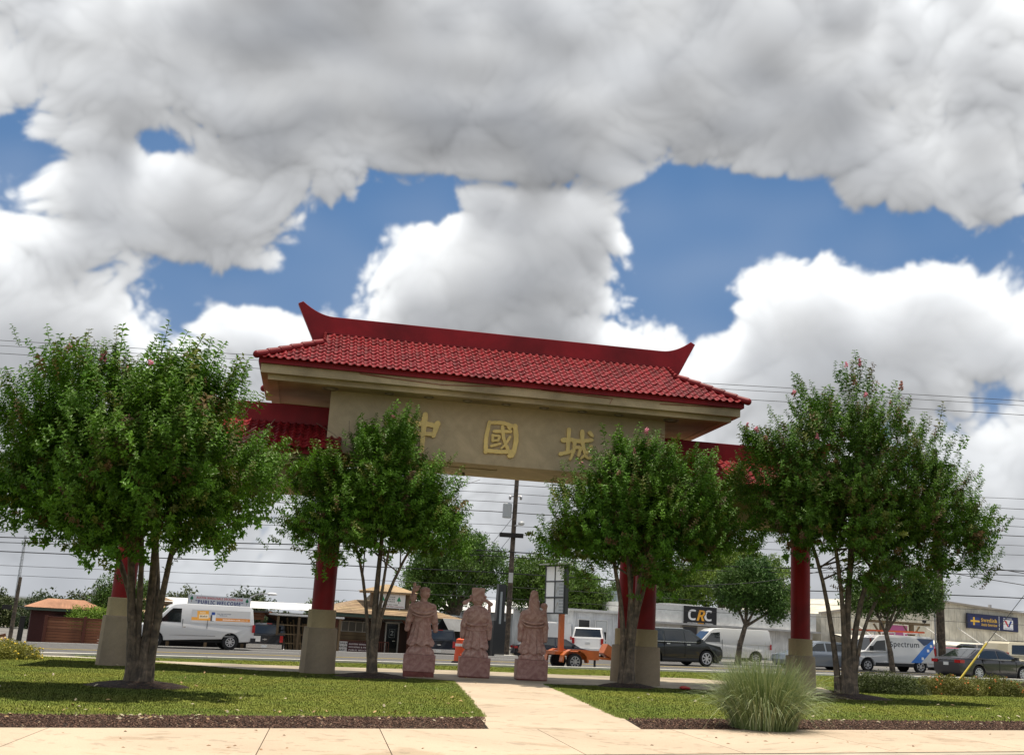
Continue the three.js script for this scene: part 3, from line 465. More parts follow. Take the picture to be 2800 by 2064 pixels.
const fields = {
  fortune(x, y, z) {
    let d = robe([[0, 0.40, 0.30], [0.05, 0.385, 0.29], [0.28, 0.27, 0.22], [0.33, 0.27, 0.22], [0.9, 0.26, 0.2], [1.5, 0.2, 0.16]], x, y, z, 0.012);
    d = smin(d, robe([[0.27 + scallop(x, z), 0.385, 0.30], [0.33, 0.375, 0.29], [0.55, 0.30, 0.24], [1.0, 0.25, 0.2], [1.3, 0.27, 0.2]], x, y, z, 0.016), 0.02);
    d = smin(d, ell(x, y, z, [0, 1.34, 0.0], [0.35, 0.24, 0.22]), 0.06);
    for (const s of [-1, 1]) { d = smin(d, cap3(x, y, z, [s * 0.27, 1.40, 0], [s * 0.36, 0.98, 0.0], 0.115, 0.10), 0.05); d = smin(d, cap3(x, y, z, [s * 0.36, 1.0, -0.02], [s * 0.40, 0.72, -0.04], 0.085, 0.075), 0.03); }
    d = smin(d, drape(x, y, z, 1.40, 0.20, 0.33, 0.23, 0.045), 0.02); d = smin(d, drape(x, y, z, 1.31, 0.20, 0.34, 0.235, 0.03), 0.015);
    d = smin(d, cap3(x, y, z, [0, 1.5, 0], [0.02, 1.70, 0], 0.10, 0.09), 0.04);
    d = smin(d, ell(x, y, z, [0.03, 1.80, 0], [0.145, 0.17, 0.15]), 0.03); d = smin(d, ell(x, y, z, [0.03, 1.90, 0.0], [0.15, 0.10, 0.15]), 0.02);
    d = smin(d, cap3(x, y, z, [-0.30, 1.3, -0.12], [-0.30, 1.85, -0.12], 0.04, 0.05), 0.03); d = smin(d, ell(x, y, z, [-0.29, 1.66, -0.12], [0.10, 0.14, 0.09]), 0.03);
    d = smin(d, ell(x, y, z, [-0.24, 1.93, -0.12], [0.10, 0.09, 0.08]), 0.03); d = smin(d, ell(x, y, z, [-0.28, 2.06, -0.12], [0.05, 0.07, 0.05]), 0.03); d = smin(d, ell(x, y, z, [-0.16, 2.0, -0.12], [0.06, 0.04, 0.05]), 0.02);
    return d + carve(x, y, z);
  },
  office(x, y, z) {
    let d = robe([[0, 0.38, 0.28], [0.06, 0.37, 0.28], [0.28, 0.27, 0.22], [0.9, 0.27, 0.22], [1.5, 0.22, 0.17]], x, y, z, 0.014);
    d = smin(d, robe([[0.26 + scallop(x, z), 0.37, 0.29], [0.34, 0.36, 0.29], [0.7, 0.30, 0.25], [1.0, 0.27, 0.22], [1.25, 0.28, 0.22]], x, y, z, 0.018), 0.02);
    d = smin(d, ell(x, y, z, [0, 1.24, 0.0], [0.385, 0.34, 0.26]), 0.05);
    for (const s of [-1, 1]) { d = smin(d, cap3(x, y, z, [s * 0.27, 1.30, 0], [s * 0.36, 0.95, 0.0], 0.125, 0.11), 0.05); d = smin(d, cap3(x, y, z, [s * 0.36, 0.95, -0.02], [s * 0.385, 0.60, -0.03], 0.10, 0.075), 0.03); }
    d = smin(d, drape(x, y, z, 1.06, 0.10, 0.33, 0.26, 0.03), 0.02); d = smin(d, drape(x, y, z, 0.86, 0.05, 0.29, 0.235, 0.028), 0.015);
    d = smin(d, cap3(x, y, z, [0, 1.5, 0], [0, 1.66, 0], 0.12, 0.11), 0.03); d = smin(d, ell(x, y, z, [0, 1.64, 0], [0.15, 0.05, 0.15]), 0.01);
    const hx = Math.abs(x) - lerp(0.15, 0.165, clamp((y - 1.7) / 0.4)), hy = Math.abs(y - 1.89) - 0.20, hz = Math.abs(z) - 0.14; d = smin(d, Math.hypot(Math.max(hx, 0), Math.max(hy, 0), Math.max(hz, 0)) + Math.min(0, Math.max(hx, hy, hz)) - 0.02, 0.02);
    d = smin(d, ell(x, y, z, [0, 1.72, 0], [0.20, 0.045, 0.18]), 0.02);
    for (const s of [-1, 1]) { d = smin(d, cap3(x, y, z, [s * 0.14, 1.78, 0.03], [s * 0.29, 1.70, 0.03], 0.05, 0.05), 0.03); d = smin(d, cap3(x, y, z, [s * 0.29, 1.70, 0.03], [s * 0.38, 1.63, 0.03], 0.05, 0.065), 0.02); d = smin(d, ell(x, y, z, [s * 0.20, 1.84, 0.03], [0.055, 0.05, 0.05]), 0.02); }
    d = smin(d, cap3(x, y, z, [0.34, 1.62, -0.05], [0.36, 1.42, -0.05], 0.04, 0.05), 0.03);
    return d + carve(x, y, z);
  },
  longevity(x, y, z) {
    let d = robe([[0, 0.38, 0.29], [0.08, 0.37, 0.28], [0.16, 0.30, 0.24], [0.9, 0.25, 0.2], [1.5, 0.2, 0.17]], x, y, z, 0.012);
    d = smin(d, robe([[0.19 + scallop(x, z), 0.385, 0.30], [0.26, 0.38, 0.295], [0.6, 0.29, 0.24], [1.0, 0.25, 0.2], [1.3, 0.26, 0.2]], x, y, z, 0.022), 0.02);
    d = smin(d, ell(x, y, z, [0, 1.30, 0.0], [0.36, 0.26, 0.23]), 0.06);
    for (const s of [-1, 1]) { d = smin(d, cap3(x, y, z, [s * 0.27, 1.36, 0], [s * 0.35, 0.98, 0.0], 0.12, 0.105), 0.05); d = smin(d, cap3(x, y, z, [s * 0.34, 1.0, 0.02], [s * 0.36, 0.60, 0.0], 0.10, 0.08), 0.03); }
    d = smin(d, drape(x, y, z, 1.22, 0.14, 0.34, 0.25, 0.035), 0.02); d = smin(d, drape(x, y, z, 1.15, 0.17, 0.34, 0.25, 0.028), 0.015); d = smin(d, drape(x, y, z, 1.02, 0.02, 0.27, 0.215, 0.025), 0.015);
    d = smin(d, cap3(x, y, z, [0, 1.42, 0.02], [0, 1.72, 0.02], 0.17, 0.15), 0.05); d = smin(d, cap3(x, y, z, [-0.01, 1.72, 0], [-0.01, 1.97, -0.01], 0.145, 0.115), 0.04); d = smin(d, ell(x, y, z, [-0.01, 2.04, -0.01], [0.10, 0.07, 0.10]), 0.02);
    d = smin(d, cap3(x, y, z, [0.30, 1.3, -0.06], [0.33, 1.62, -0.04], 0.07, 0.06), 0.04); d = smin(d, ell(x, y, z, [0.30, 1.64, -0.04], [0.10, 0.10, 0.09]), 0.02);
    return d + carve(x, y, z);
  } };
function statue(kind, label, x, z, turn, mat, ped) {
  const t = thing('robed_statue', label, 'statue', 'robed stone statues standing under the gate'), low = kind === 'fortune';
  mesh('figure', surfaceNet(fields[kind], [-0.56, -0.03, -0.40], [0.56, 2.18, 0.40], 0.0135), mat, t).position.y = ped; t.children[0].scale.y = 0.93;
  mesh('pedestal', [slab([[-0.44, 0], [0.44, 0], [0.44, ped - (low ? 0.14 : 0.03)], [-0.44, ped - (low ? 0.14 : 0.03)]], 0.72, 0.012, -0.36)].map((g) => { g.translate(0, low ? 0.14 : 0.03, 0); return g; }), mPed, t);
  mesh('plinth', [box2(-0.425, 0.425, -0.03, low ? 0.138 : 0.028, -0.345, 0.345)], M([0.24, 0.075, 0.06], 0.7, { map: T.stone }), t);
  put(t, x, z, turn, gy(x) + 0.026);
}
statue('fortune', 'red stone statue with a carved staff rising beside its bald head', -2.13, -31.75, 0.1, mStoneA, 0.60);
statue('office', 'red stone statue wearing a tall winged official hat', -0.60, -32.6, 0.1, mStoneB, 0.56);
statue('longevity', 'red stone statue with long pointed head and hanging sleeves', 1.04, -32.45, 0.1, mStoneC, 0.56);

// ================================================================ TREES AND PLANTS
function leafGeo(pts) {                                            // list of {p, dir, up, len, wid}: each leaf two folded halves
  const pos = [];
  for (const { p, d, n, l, w } of pts) {
    const s = V().crossVectors(d, n).normalize(), tip = p.clone().addScaledVector(d, l).addScaledVector(n, -l * 0.22), mid = p.clone().addScaledVector(d, l * 0.48).addScaledVector(n, -0.01 * l), a = mid.clone().addScaledVector(s, w / 2).addScaledVector(n, w * 0.16), b = mid.clone().addScaledVector(s, -w / 2).addScaledVector(n, w * 0.16);
    pos.push(...p.toArray(), ...a.toArray(), ...tip.toArray(), ...p.toArray(), ...tip.toArray(), ...b.toArray());
  }
  const g = new THREE.BufferGeometry(); g.setAttribute('position', new THREE.Float32BufferAttribute(pos, 3)); g.computeVertexNormals(); return g;
}
function shootGeo(len, pairs, leaf) {                              // upright shoot with paired leaves, grows along +y
  const L = [];
  for (let i = 0; i < pairs; i++) for (const s of [0, Math.PI]) {
    const y = len * (i + 0.6 + rr(-0.2, 0.2)) / pairs, a = i * 1.15 + s + rr(-0.5, 0.5), lift = rr(-0.15, 0.75), d = V(Math.cos(a) * Math.cos(lift), Math.sin(lift), Math.sin(a) * Math.cos(lift)), n = V(-Math.cos(a) * Math.sin(lift), Math.cos(lift), -Math.sin(a) * Math.sin(lift)).add(V(rr(-0.35, 0.35), 0, rr(-0.35, 0.35))).normalize(), k = i === pairs - 1 ? 0.7 : rr(0.8, 1.15);
    L.push({ p: V(0, y, 0), d, n, l: leaf * k, w: leaf * k * 0.56 });
  }
  return mergeGeometries([leafGeo(L), (() => { const g = plain(new THREE.CylinderGeometry(0.003, 0.005, len, 3)); g.translate(0, len / 2, 0); g.deleteAttribute('uv'); return g; })()].map((g) => { g.deleteAttribute('uv'); return g; }));
}
function clumpGeo(r, n, leaf) {                                    // loose bunch of leaves for trees farther off
  const L = []; for (let i = 0; i < n; i++) { const u = V(rr(-1, 1), rr(-1, 1), rr(-1, 1)), d = V(rr(-1, 1), rr(-0.8, 0.5), rr(-1, 1)).normalize(), m = V(rr(-1, 1), rr(0.2, 1.5), rr(-1, 1)).normalize(); L.push({ p: u.multiplyScalar(r), d, n: m, l: leaf * rr(0.7, 1.2), w: leaf * 0.55 }); }
  const g = leafGeo(L); return g;
}
const mLeaf = MP([1, 1, 1], 0.48, { transmission: 0.45, specularIntensity: 0.5, side: THREE.DoubleSide, ior: 1.4 }), mLeafFar = MP([1, 1, 1], 0.6, { transmission: 0.25, side: THREE.DoubleSide, ior: 1.35 });
const mBark = M([0.22, 0.178, 0.135], 0.85, { map: T.bark, bumpMap: T.bark, bumpScale: 0.015 });
const shoots = [shootGeo(0.42, 10, 0.092), shootGeo(0.34, 9, 0.088), shootGeo(0.5, 12, 0.088), shootGeo(0.28, 8, 0.094)];
const clumps = [clumpGeo(0.26, 26, 0.17), clumpGeo(0.30, 30, 0.15)];
const mBlossom = M([0.62, 0.21, 0.28], 0.8), mBlossomFaded = M([0.36, 0.17, 0.14], 0.9);
const blossom = (s) => { const l = []; for (let i = 0; i < 16; i++) { const t = Math.pow(rnd(), 0.8), r = (1 - t) * 0.09 + 0.015, a = rr(0, 6.3); l.push(at(new THREE.IcosahedronGeometry(rr(0.018, 0.034), 0), Math.cos(a) * r * rnd(), t * 0.2, Math.sin(a) * r * rnd(), rr(0, 3), rr(0, 3))); } const g = mergeGeometries(l); g.scale(s, s, s); return g; };
const blossoms = [blossom(0.85), blossom(1.0)];

// lobes: [x, y, z, rx, ry, rz] of the crown, relative to the trunk foot
function myrtle({ label, x, z, fwd, lobes, stems, n, tone, blooms, fade, ring }) {
  const t = thing('crape_myrtle', label, 'tree', 'crape myrtles planted round the gate'), y0 = gy(x) + 0.02; put(t, x, z, 0, y0);
  const wood = [], tips = [];
  for (const st of stems) {                                        // st: [foot x, foot z, top x, top y, top z, radius]
    const A = V(st[0] * 0.72, -0.05, st[1] * 0.72), B = V(st[2], st[3], st[4]), P = [], R = [], bow = V(rr(-0.12, 0.12), 0, rr(-0.12, 0.12)), N = 9;
    for (let i = 0; i <= N; i++) { const q = i / N, out = Math.pow(q, 2.3); P.push(V(lerp(A.x, B.x, out) + bow.x * Math.sin(q * 5), lerp(A.y, B.y, q), lerp(A.z, B.z, out) + bow.z * Math.sin(q * 4.2))); R.push(0.72 * lerp(st[5], st[5] * 0.3, Math.pow(q, 0.8)) * (i === 0 ? 1.5 : i === 1 ? 1.08 : rr(0.95, 1.05))); }
    wood.push(limb(P, R, 9)); tips.push(P[N]);
    for (let k = 0; k < 6; k++) {                                   // side branches into the crown
      const q = rr(0.55, 0.98), i = Math.min(N - 1, Math.floor(q * N)), s = P[i].clone().lerp(P[i + 1], q * N - i), lo = pick(lobes), e = V(lo[0] + rr(-0.8, 0.8) * lo[3], lo[1] + rr(-0.75, 0.75) * lo[4], lo[2] + rr(-0.8, 0.8) * lo[5]); if (e.y < s.y + 0.2) e.y = s.y + rr(0.3, 1.2);
      const m = s.clone().lerp(e, 0.5).add(V(rr(-0.15, 0.15), rr(0.05, 0.3), rr(-0.15, 0.15))), r = R[i] * 0.5; wood.push(limb([s, s.clone().lerp(m, 0.5).add(V(0, -0.03, 0)), m, m.clone().lerp(e, 0.5).add(V(0, 0.06, 0)), e], [r, r * 0.85, r * 0.65, r * 0.42, r * 0.16], 6));
      for (let j = 0; j < 4; j++) { const e2 = m.clone().lerp(e, rr(0.1, 1)).add(V(rr(-0.7, 0.7), rr(0.1, 0.9), rr(-0.7, 0.7))), b = m.clone().lerp(e, rr(0, 0.5)); wood.push(limb([b, b.clone().lerp(e2, 0.5).add(V(rr(-0.06, 0.06), 0.04, rr(-0.06, 0.06))), e2], [r * 0.4, r * 0.28, 0.006], 5)); }
    }
  }
  mesh('trunk', wood, mBark, t);
  const lists = shoots.map(() => []), c = new THREE.Color(), q = new THREE.Quaternion(), q2 = new THREE.Quaternion(), vol = lobes.map((l) => l[3] * l[4] * l[5] / (1 + 0.25 * Math.min(l[3], l[5]))), tot = vol.reduce((a, b) => a + b, 0), tops = [];
  const spot = (pw) => {
    let w = rnd() * tot, k = 0; while (w > vol[k]) { w -= vol[k]; k++; } const l = lobes[k], d = V(rr(-1, 1), rr(-1, 1), rr(-1, 1)).normalize();
    const rad = Math.pow(rnd(), pw) * (1 + 0.2 * noise3(d.x * 2.1 + x, d.y * 2.1, d.z * 2.1 + k * 5)); return { d, rad, p: V(l[0] + d.x * l[3] * rad, l[1] + d.y * l[4] * rad, l[2] + (fwd ?? 0.4) + d.z * l[5] * rad) };
  };
  const heads = Array.from({ length: Math.round(n / 42) }, () => ({ ...spot(0.28), size: rr(0.32, 0.68) }));
  for (let i = 0; i < n; i++) {
    let d, rad, p;
    if (rnd() < 0.74) {                                            // in one of the clumps at the branch ends
      const c0 = pick(heads); d = c0.d; rad = c0.rad; const o = V(rr(-1, 1), rr(-1, 1), rr(-1, 1)).multiplyScalar(c0.size * Math.cbrt(rnd())); p = c0.p.clone().add(o); if (o.dot(d) > 0.12) rad = Math.max(rad, 0.96);
    } else { const h = spot(0.42); d = h.d; rad = h.rad; p = h.p; }
    const gap = noise3(p.x * 0.95 + x, p.y * 0.95, p.z * 0.95); if (gap < -0.28 && rnd() < 0.8) continue;
    const dir = V(d.x * 0.75 + rr(-0.35, 0.35), 0.85 + d.y * 0.5 + rr(-0.15, 0.3), d.z * 0.75 + rr(-0.35, 0.35)); if (d.y < -0.25) dir.y *= rr(0.0, 0.6); dir.normalize();
    q.setFromUnitVectors(V(0, 1, 0), dir).multiply(q2.setFromAxisAngle(V(0, 1, 0), rr(0, 6.3)));
    const s = rr(0.75, 1.2) * (rad > 0.95 && d.y > 0.3 && rnd() < 0.25 ? 1.45 : 1), v = noise3(p.x * 0.9 + 4, p.y * 0.9, p.z * 0.9 + x), k1 = rr(0.75, 1.25);
    c.setRGB((tone[0] + 0.022 * v) * k1, (tone[1] + 0.02 * v) * k1, tone[2] * k1); const u = rnd(); if (u < 0.10) c.setRGB(0.16 * k1, 0.19 * k1, 0.03); else if (u < 0.10 + fade) c.setRGB(0.17 * k1, 0.11 * k1, 0.045);
    lists[Math.floor(rnd() * shoots.length)].push([new THREE.Matrix4().compose(p.clone().addScaledVector(dir, -0.2), q, V(s, s, s)), c.clone()]);
    if (d.y > 0.25 && rad > 0.93) tops.push(p.clone().addScaledVector(dir, 0.14));
  }
  const crown = new THREE.Group(); crown.name = 'crown'; t.add(crown);
  lists.forEach((pl, i) => copies('leafy_shoots', shoots[i], mLeaf, pl, crown));
  for (let i = 0; i < blooms; i++) { const p = tops[Math.floor(rnd() * tops.length)]; const b = new THREE.Mesh(pick(blossoms), rnd() < 0.45 ? mBlossom : mBlossomFaded); b.name = 'blossom'; b.castShadow = b.receiveShadow = true; b.position.copy(p); b.rotation.set(rr(-0.4, 0.4), rr(0, 6), rr(-0.4, 0.4)); const s = rr(0.8, 1.25); b.scale.set(s, s, s); t.add(b); }
  if (ring) { // raised ring of bark mulch round the foot
    const g = plain(new THREE.SphereGeometry(ring, 48, 12, 0, 6.2832, 0, Math.PI / 2)); const p = g.attributes.position; for (let i = 0; i < p.count; i++) { const X = p.getX(i), Z = p.getZ(i), r = Math.hypot(X, Z) / ring, k = 1 + 0.07 * noise3(X * 2.2, 2, Z * 2.2); p.setXYZ(i, X * k, 0.12 * Math.pow(Math.max(0, 1 - r * r), 0.8) + 0.03 * noise3(X * 7, 1, Z * 7) * (1 - r) - 0.006 + SLOPE * X, Z * k * 0.8); } g.computeVertexNormals();
    const m = mesh('mulch_ring', g, mMulch); m.name = numbered('mulch_ring'); m.position.set(x, y0 + 0.02, z); setting(m);
  }
  return t;
}
myrtle({ label: 'large crape myrtle with thick clustered trunks beside the silver van', x: -7.0, z: -22.5, fwd: 1.9, n: 7600, tone: [0.125, 0.262, 0.018], blooms: 9, fade: 0.03, ring: 1.05,
  lobes: [[-0.55, 4.55, 0, 2.0, 1.8, 2.1], [0.75, 4.45, 0.2, 1.55, 1.65, 1.8], [-1.8, 4.1, -0.2, 1.3, 1.15, 1.4], [1.85, 4.0, 0, 1.2, 1.05, 1.2], [-0.1, 3.4, 0.1, 1.7, 0.85, 1.5], [-1.3, 3.0, -0.3, 0.7, 0.42, 0.7], [1.5, 3.05, 0.3, 0.6, 0.35, 0.6]],
  stems: [[-0.26, 0.05, -1.6, 4.2, 1.3, 0.13], [-0.12, 0.15, -0.7, 5.0, 2.1, 0.155], [0.02, -0.12, -0.1, 4.8, 0.6, 0.13], [0.12, 0.16, 0.4, 5.0, 2.0, 0.17], [0.25, 0.02, 1.2, 4.4, 1.6, 0.14], [0.02, 0.22, 0.15, 4.2, 2.9, 0.13]] });
myrtle({ label: 'crape myrtle with forked slim trunk beside the bald statue', x: -3.22, z: -29.9, n: 5200, tone: [0.13, 0.27, 0.02], blooms: 5, fade: 0.03, ring: 1.05,
  lobes: [[-0.15, 5.6, 0, 1.05, 1.45, 1.2], [-1.2, 4.8, 0, 1.35, 1.0, 1.3], [0.9, 4.7, 0.1, 1.2, 1.0, 1.2], [-0.1, 4.3, 0, 1.9, 1.0, 1.5], [1.5, 3.9, 0.2, 0.9, 0.6, 0.8], [-1.8, 4.0, 0.1, 0.9, 0.5, 0.8], [-1.2, 3.0, 0.2, 0.4, 0.22, 0.4]],
  stems: [[0.0, 0.0, -0.1, 5.4, 0.1, 0.155], [-0.05, 0.05, -1.5, 4.6, -0.1, 0.10], [0.1, 0.0, 1.35, 4.6, 0.0, 0.10], [0.02, 0.04, 0.5, 5.0, 0.5, 0.09]] });
myrtle({ label: 'crape myrtle with twisted trunks against the gate column beside the trailer', x: 3.55, z: -30.4, n: 6600, tone: [0.12, 0.255, 0.02], blooms: 7, fade: 0.05, ring: 0.8,
  lobes: [[0.1, 5.45, 0, 1.3, 1.35, 1.3], [1.4, 5.15, 0, 1.5, 1.25, 1.3], [-1.0, 4.6, 0.1, 1.5, 1.05, 1.3], [0.5, 4.3, 0, 2.1, 1.1, 1.6], [2.3, 4.2, 0.2, 1.1, 0.55, 0.8], [-1.6, 3.7, 0.2, 1.0, 0.6, 0.8], [0.9, 3.2, 0.3, 0.8, 0.5, 0.6], [-0.9, 3.0, -0.1, 0.75, 0.45, 0.6]],
  stems: [[-0.18, 0.02, -0.9, 4.8, 0.1, 0.14], [-0.05, 0.12, -0.2, 5.4, 0.4, 0.15], [0.1, 0.1, 0.9, 5.3, 0.2, 0.15], [0.2, 0.0, 1.3, 4.9, -0.2, 0.12], [0.0, -0.1, 0.3, 5.0, -0.7, 0.12]] });
myrtle({ label: 'tall crape myrtle with pink blossom tips beside the spiky grass clump', x: 9.25, z: -29.7, n: 7800, tone: [0.112, 0.23, 0.02], blooms: 26, fade: 0.09, ring: 1.2,
  lobes: [[0.0, 6.2, 0, 2.0, 1.9, 1.9], [-1.6, 5.7, 0, 1.4, 1.5, 1.5], [1.6, 5.6, 0, 1.6, 1.5, 1.6], [0.0, 4.7, 0, 2.2, 1.2, 1.9], [2.8, 4.7, 0.1, 1.1, 0.8, 1.0], [-1.2, 4.5, 0.1, 1.2, 0.9, 1.1], [2.3, 3.7, 0.2, 1.3, 0.7, 1.0], [0.4, 3.2, 0.1, 1.0, 0.6, 0.9]],
  stems: [[-0.26, 0.0, -1.7, 5.4, 0.1, 0.13], [-0.12, 0.1, -0.8, 6.2, 0.5, 0.13], [0.08, 0.12, 0.4, 6.6, 0.5, 0.17], [0.24, 0.06, 1.9, 5.8, 0.2, 0.15], [0.3, -0.02, 2.7, 4.8, -0.1, 0.10], [0.05, -0.1, 0.6, 6.0, -0.9, 0.13]] });

// spiky ornamental grass clump
{
  const t = thing('grass_clump', 'tall arching grey green ornamental grass clump at the pavement edge', 'grass'), geos = [[], [], []], x0 = 4.46, z0 = -18.75;
  for (let i = 0; i < 5200; i++) {
    const a = rr(0, 6.283), L = rr(0.9, 1.72), out = Math.pow(rnd(), 0.55) * rr(0.45, 1.0), r0 = Math.sqrt(rnd()) * 0.5, w = rr(0.004, 0.008), dx = Math.cos(a), dz = Math.sin(a), pos = [], nor = [], tw = rr(-0.6, 0.6);
    const b = V(dx * r0 + rr(-0.06, 0.06), 0, dz * r0 + rr(-0.06, 0.06)), N = 7, pts = [], phi = 0.05 + 0.42 * out + 0.40 * out * out, droop = rr(0.15, 0.32) + 0.52 * out * out; for (let k = 0; k <= N; k++) { const q = k / N, g = Math.sin(phi) * (q * 0.75 + 0.35 * q * q * out); pts.push(V(b.x + dx * L * g, Math.max(0.02, L * (Math.cos(phi * 0.8) * q - droop * Math.pow(q, 2.4))), b.z + dz * L * g)); }
    for (let k = 0; k < N; k++) { const h = w * (1 - k / N), h2 = w * (1 - (k + 1) / N) + 0.0008, s = [-dz * Math.cos(tw), Math.sin(tw), dx * Math.cos(tw)], A = pts[k], B = pts[k + 1]; const c = [[A.x - s[0] * h, A.y - s[1] * h, A.z - s[2] * h], [A.x + s[0] * h, A.y + s[1] * h, A.z + s[2] * h], [B.x + s[0] * h2, B.y + s[1] * h2, B.z + s[2] * h2], [B.x - s[0] * h2, B.y - s[1] * h2, B.z - s[2] * h2]]; pos.push(...c[0], ...c[1], ...c[2], ...c[0], ...c[2], ...c[3]); }
    const g = new THREE.BufferGeometry(); g.setAttribute('position', new THREE.Float32BufferAttribute(pos, 3)); g.computeVertexNormals(); geos[i % 3].push(g);
  }
  const cols = [[0.20, 0.27, 0.09], [0.34, 0.38, 0.18], [0.14, 0.20, 0.06]]; geos.forEach((l, i) => stuff(mesh('blades', mergeGeometries(l), MP(cols[i], 0.55, { transmission: 0.2, side: THREE.DoubleSide }), t)));
  mesh('crown_base', [ball(0.36, 0, 0.05, 0, 1, 0.5, 1, 12)], M([0.10, 0.095, 0.045], 0.95, { map: T.mulch }), t);
  put(t, x0, z0, 0, gy(x0) + 0.015);
}
// low shrubs
function shrub(label, group, x, z, rx, ry, rz, n, tone, flowers, s0 = 0.55) {
  const t = thing('shrub', label, 'shrub', group); put(t, x, z, 0, gy(x) + 0.02);
  const pl = [[], []], q = new THREE.Quaternion(), c = new THREE.Color(), fl = [];
  for (let i = 0; i < n; i++) { const d = V(rr(-1, 1), rr(0, 1), rr(-1, 1)).normalize(), r = Math.pow(rnd(), 0.4) * (1 + 0.15 * noise3(d.x * 3 + x, d.y * 3, d.z * 3)), k = rr(0.7, 1.3), s = rr(0.7, 1.2) * s0; const p = V(d.x * rx * r, d.y * ry * r, d.z * rz * r); q.setFromEuler(new THREE.Euler(rr(0, 6), rr(0, 6), rr(0, 6))); c.setRGB(tone[0] * k, tone[1] * k, tone[2] * k); pl[i % 2].push([new THREE.Matrix4().compose(p, q, V(s, s, s)), c.clone()]); if (flowers && r > 0.85 && rnd() < flowers.p) fl.push(at(new THREE.IcosahedronGeometry(rr(0.018, 0.034), 0), p.x * 1.05, p.y * 1.05 + 0.02, p.z * 1.05)); }
  pl.forEach((l, i) => copies('foliage', shrubClump[i], mLeafFar, l, t)); if (fl.length) stuff(mesh('flowers', fl, flowers.m, t));
  mesh('stems', Array.from({ length: 7 }, () => bar([rr(-0.1, 0.1), -0.04, rr(-0.1, 0.1)], [rr(-0.6, 0.6) * rx, ry * 0.7, rr(-0.6, 0.6) * rz], 0.015, 5, 0.005)), mBark, t);
}
const shrubClump = [clumpGeo(0.16, 26, 0.075), clumpGeo(0.18, 24, 0.085)];
const mYellow = M([0.72, 0.52, 0.05], 0.8), mOrange = M([0.70, 0.20, 0.05], 0.8), mPinkish = M([0.5, 0.24, 0.2], 0.8);
shrub('yellow flowered low shrub beside the kerb across from the fence', 'flowering shrubs', -14.1, -31.7, 1.5, 0.55, 1.0, 1200, [0.25, 0.25, 0.035], { p: 0.22, m: mYellow });
shrub('yellow flowered low shrub beside the kerb across from the fence', 'flowering shrubs', -16.0, -31.6, 1.4, 0.55, 1.0, 900, [0.25, 0.25, 0.035], { p: 0.22, m: mYellow });
shrub('dark green rounded shrub behind the tall myrtle trunk', 'shrub row behind the tall myrtle', 11.5, -33.2, 1.25, 0.66, 0.8, 1000, [0.075, 0.105, 0.02], null);
shrub('yellow green shrub with orange flowers in the shrub row', 'shrub row behind the tall myrtle', 13.6, -34.0, 1.1, 0.58, 0.7, 800, [0.20, 0.20, 0.035], { p: 0.10, m: mOrange });
shrub('yellow green shrub with orange flowers in the shrub row', 'shrub row behind the tall myrtle', 15.2, -34.7, 1.1, 0.62, 0.7, 800, [0.19, 0.20, 0.035], { p: 0.14, m: mOrange });
for (let i = 0; i < 4; i++) shrub('sparse reddish leaved shrub at the end of the shrub row', 'reddish shrubs', 16.9 + i * 1.15, -35.4 - i * 0.45, 0.7, 0.52, 0.5, 330, [0.16, 0.13, 0.06], { p: 0.1, m: mPinkish }, 0.6);

// ================================================================ VEHICLES (local +x is the front)
const mGlass = MP([0.012, 0.015, 0.017], 0.06, { clearcoat: 0.6 }), mTyre = M([0.016, 0.016, 0.017], 0.9), mAlloy = MP([0.62, 0.62, 0.63], 0.32, { metalness: 0.6 }), mSteel = MP([0.42, 0.42, 0.43], 0.4, { metalness: 0.8 }), mChrome = MP([0.75, 0.75, 0.76], 0.15, { metalness: 1 }), mBlackTrim = M([0.018, 0.018, 0.019], 0.6), mTail = MP([0.42, 0.01, 0.012], 0.2, { clearcoat: 1 }), mHead = MP([0.72, 0.74, 0.75], 0.12, { clearcoat: 1 }), mPlate = M([0.7, 0.7, 0.68], 0.5), mUnder = M([0.01, 0.01, 0.01], 0.95);
const paint = (rgb, metal = 0.0, rough = 0.3) => MP(rgb, rough, { metalness: metal, clearcoat: 0.6, clearcoatRoughness: 0.05, specularIntensity: 0.6 });
const rimGeo = (r, spokes, w) => { const l = [at(new THREE.TorusGeometry(r * 0.96, r * 0.09, 6, 28), 0, 0, 0.05), cyl(r * 0.22, r * 0.2, 0.07, 0, 0, 0.05, 14, Math.PI / 2)]; for (let i = 0; i < spokes; i++) { const a = i / spokes * 6.2832; l.push(box(r * 0.86, r * w, 0.03, Math.cos(a) * r * 0.52, Math.sin(a) * r * 0.52, 0.05, 0, 0, a)); } return l; };
function wheel(parent, x, z, r, rimR, spokes, side, rimMat) {
  const w = new THREE.Group(); w.name = 'wheel'; parent.add(w); w.position.set(x, r, z); if (side < 0) w.rotation.y = Math.PI;
  mesh('tyre', [smooth(at(new THREE.LatheGeometry([[rimR, -0.10], [r * 0.94, -0.11], [r, -0.075], [r, 0.075], [r * 0.94, 0.11], [rimR, 0.10]].map((p) => new THREE.Vector2(...p)), 32), 0, 0, 0, Math.PI / 2), 0.7)], mTyre, w);
  mesh('wheel_disc', [cyl(rimR, rimR, 0.03, 0, 0, 0.0, 24, Math.PI / 2)], mBlackTrim, w);
  mesh('rim', rimGeo(rimR * 0.98, spokes, 0.20).map((g) => { g.translate(0, 0, 0.035); return g; }), rimMat, w);
}
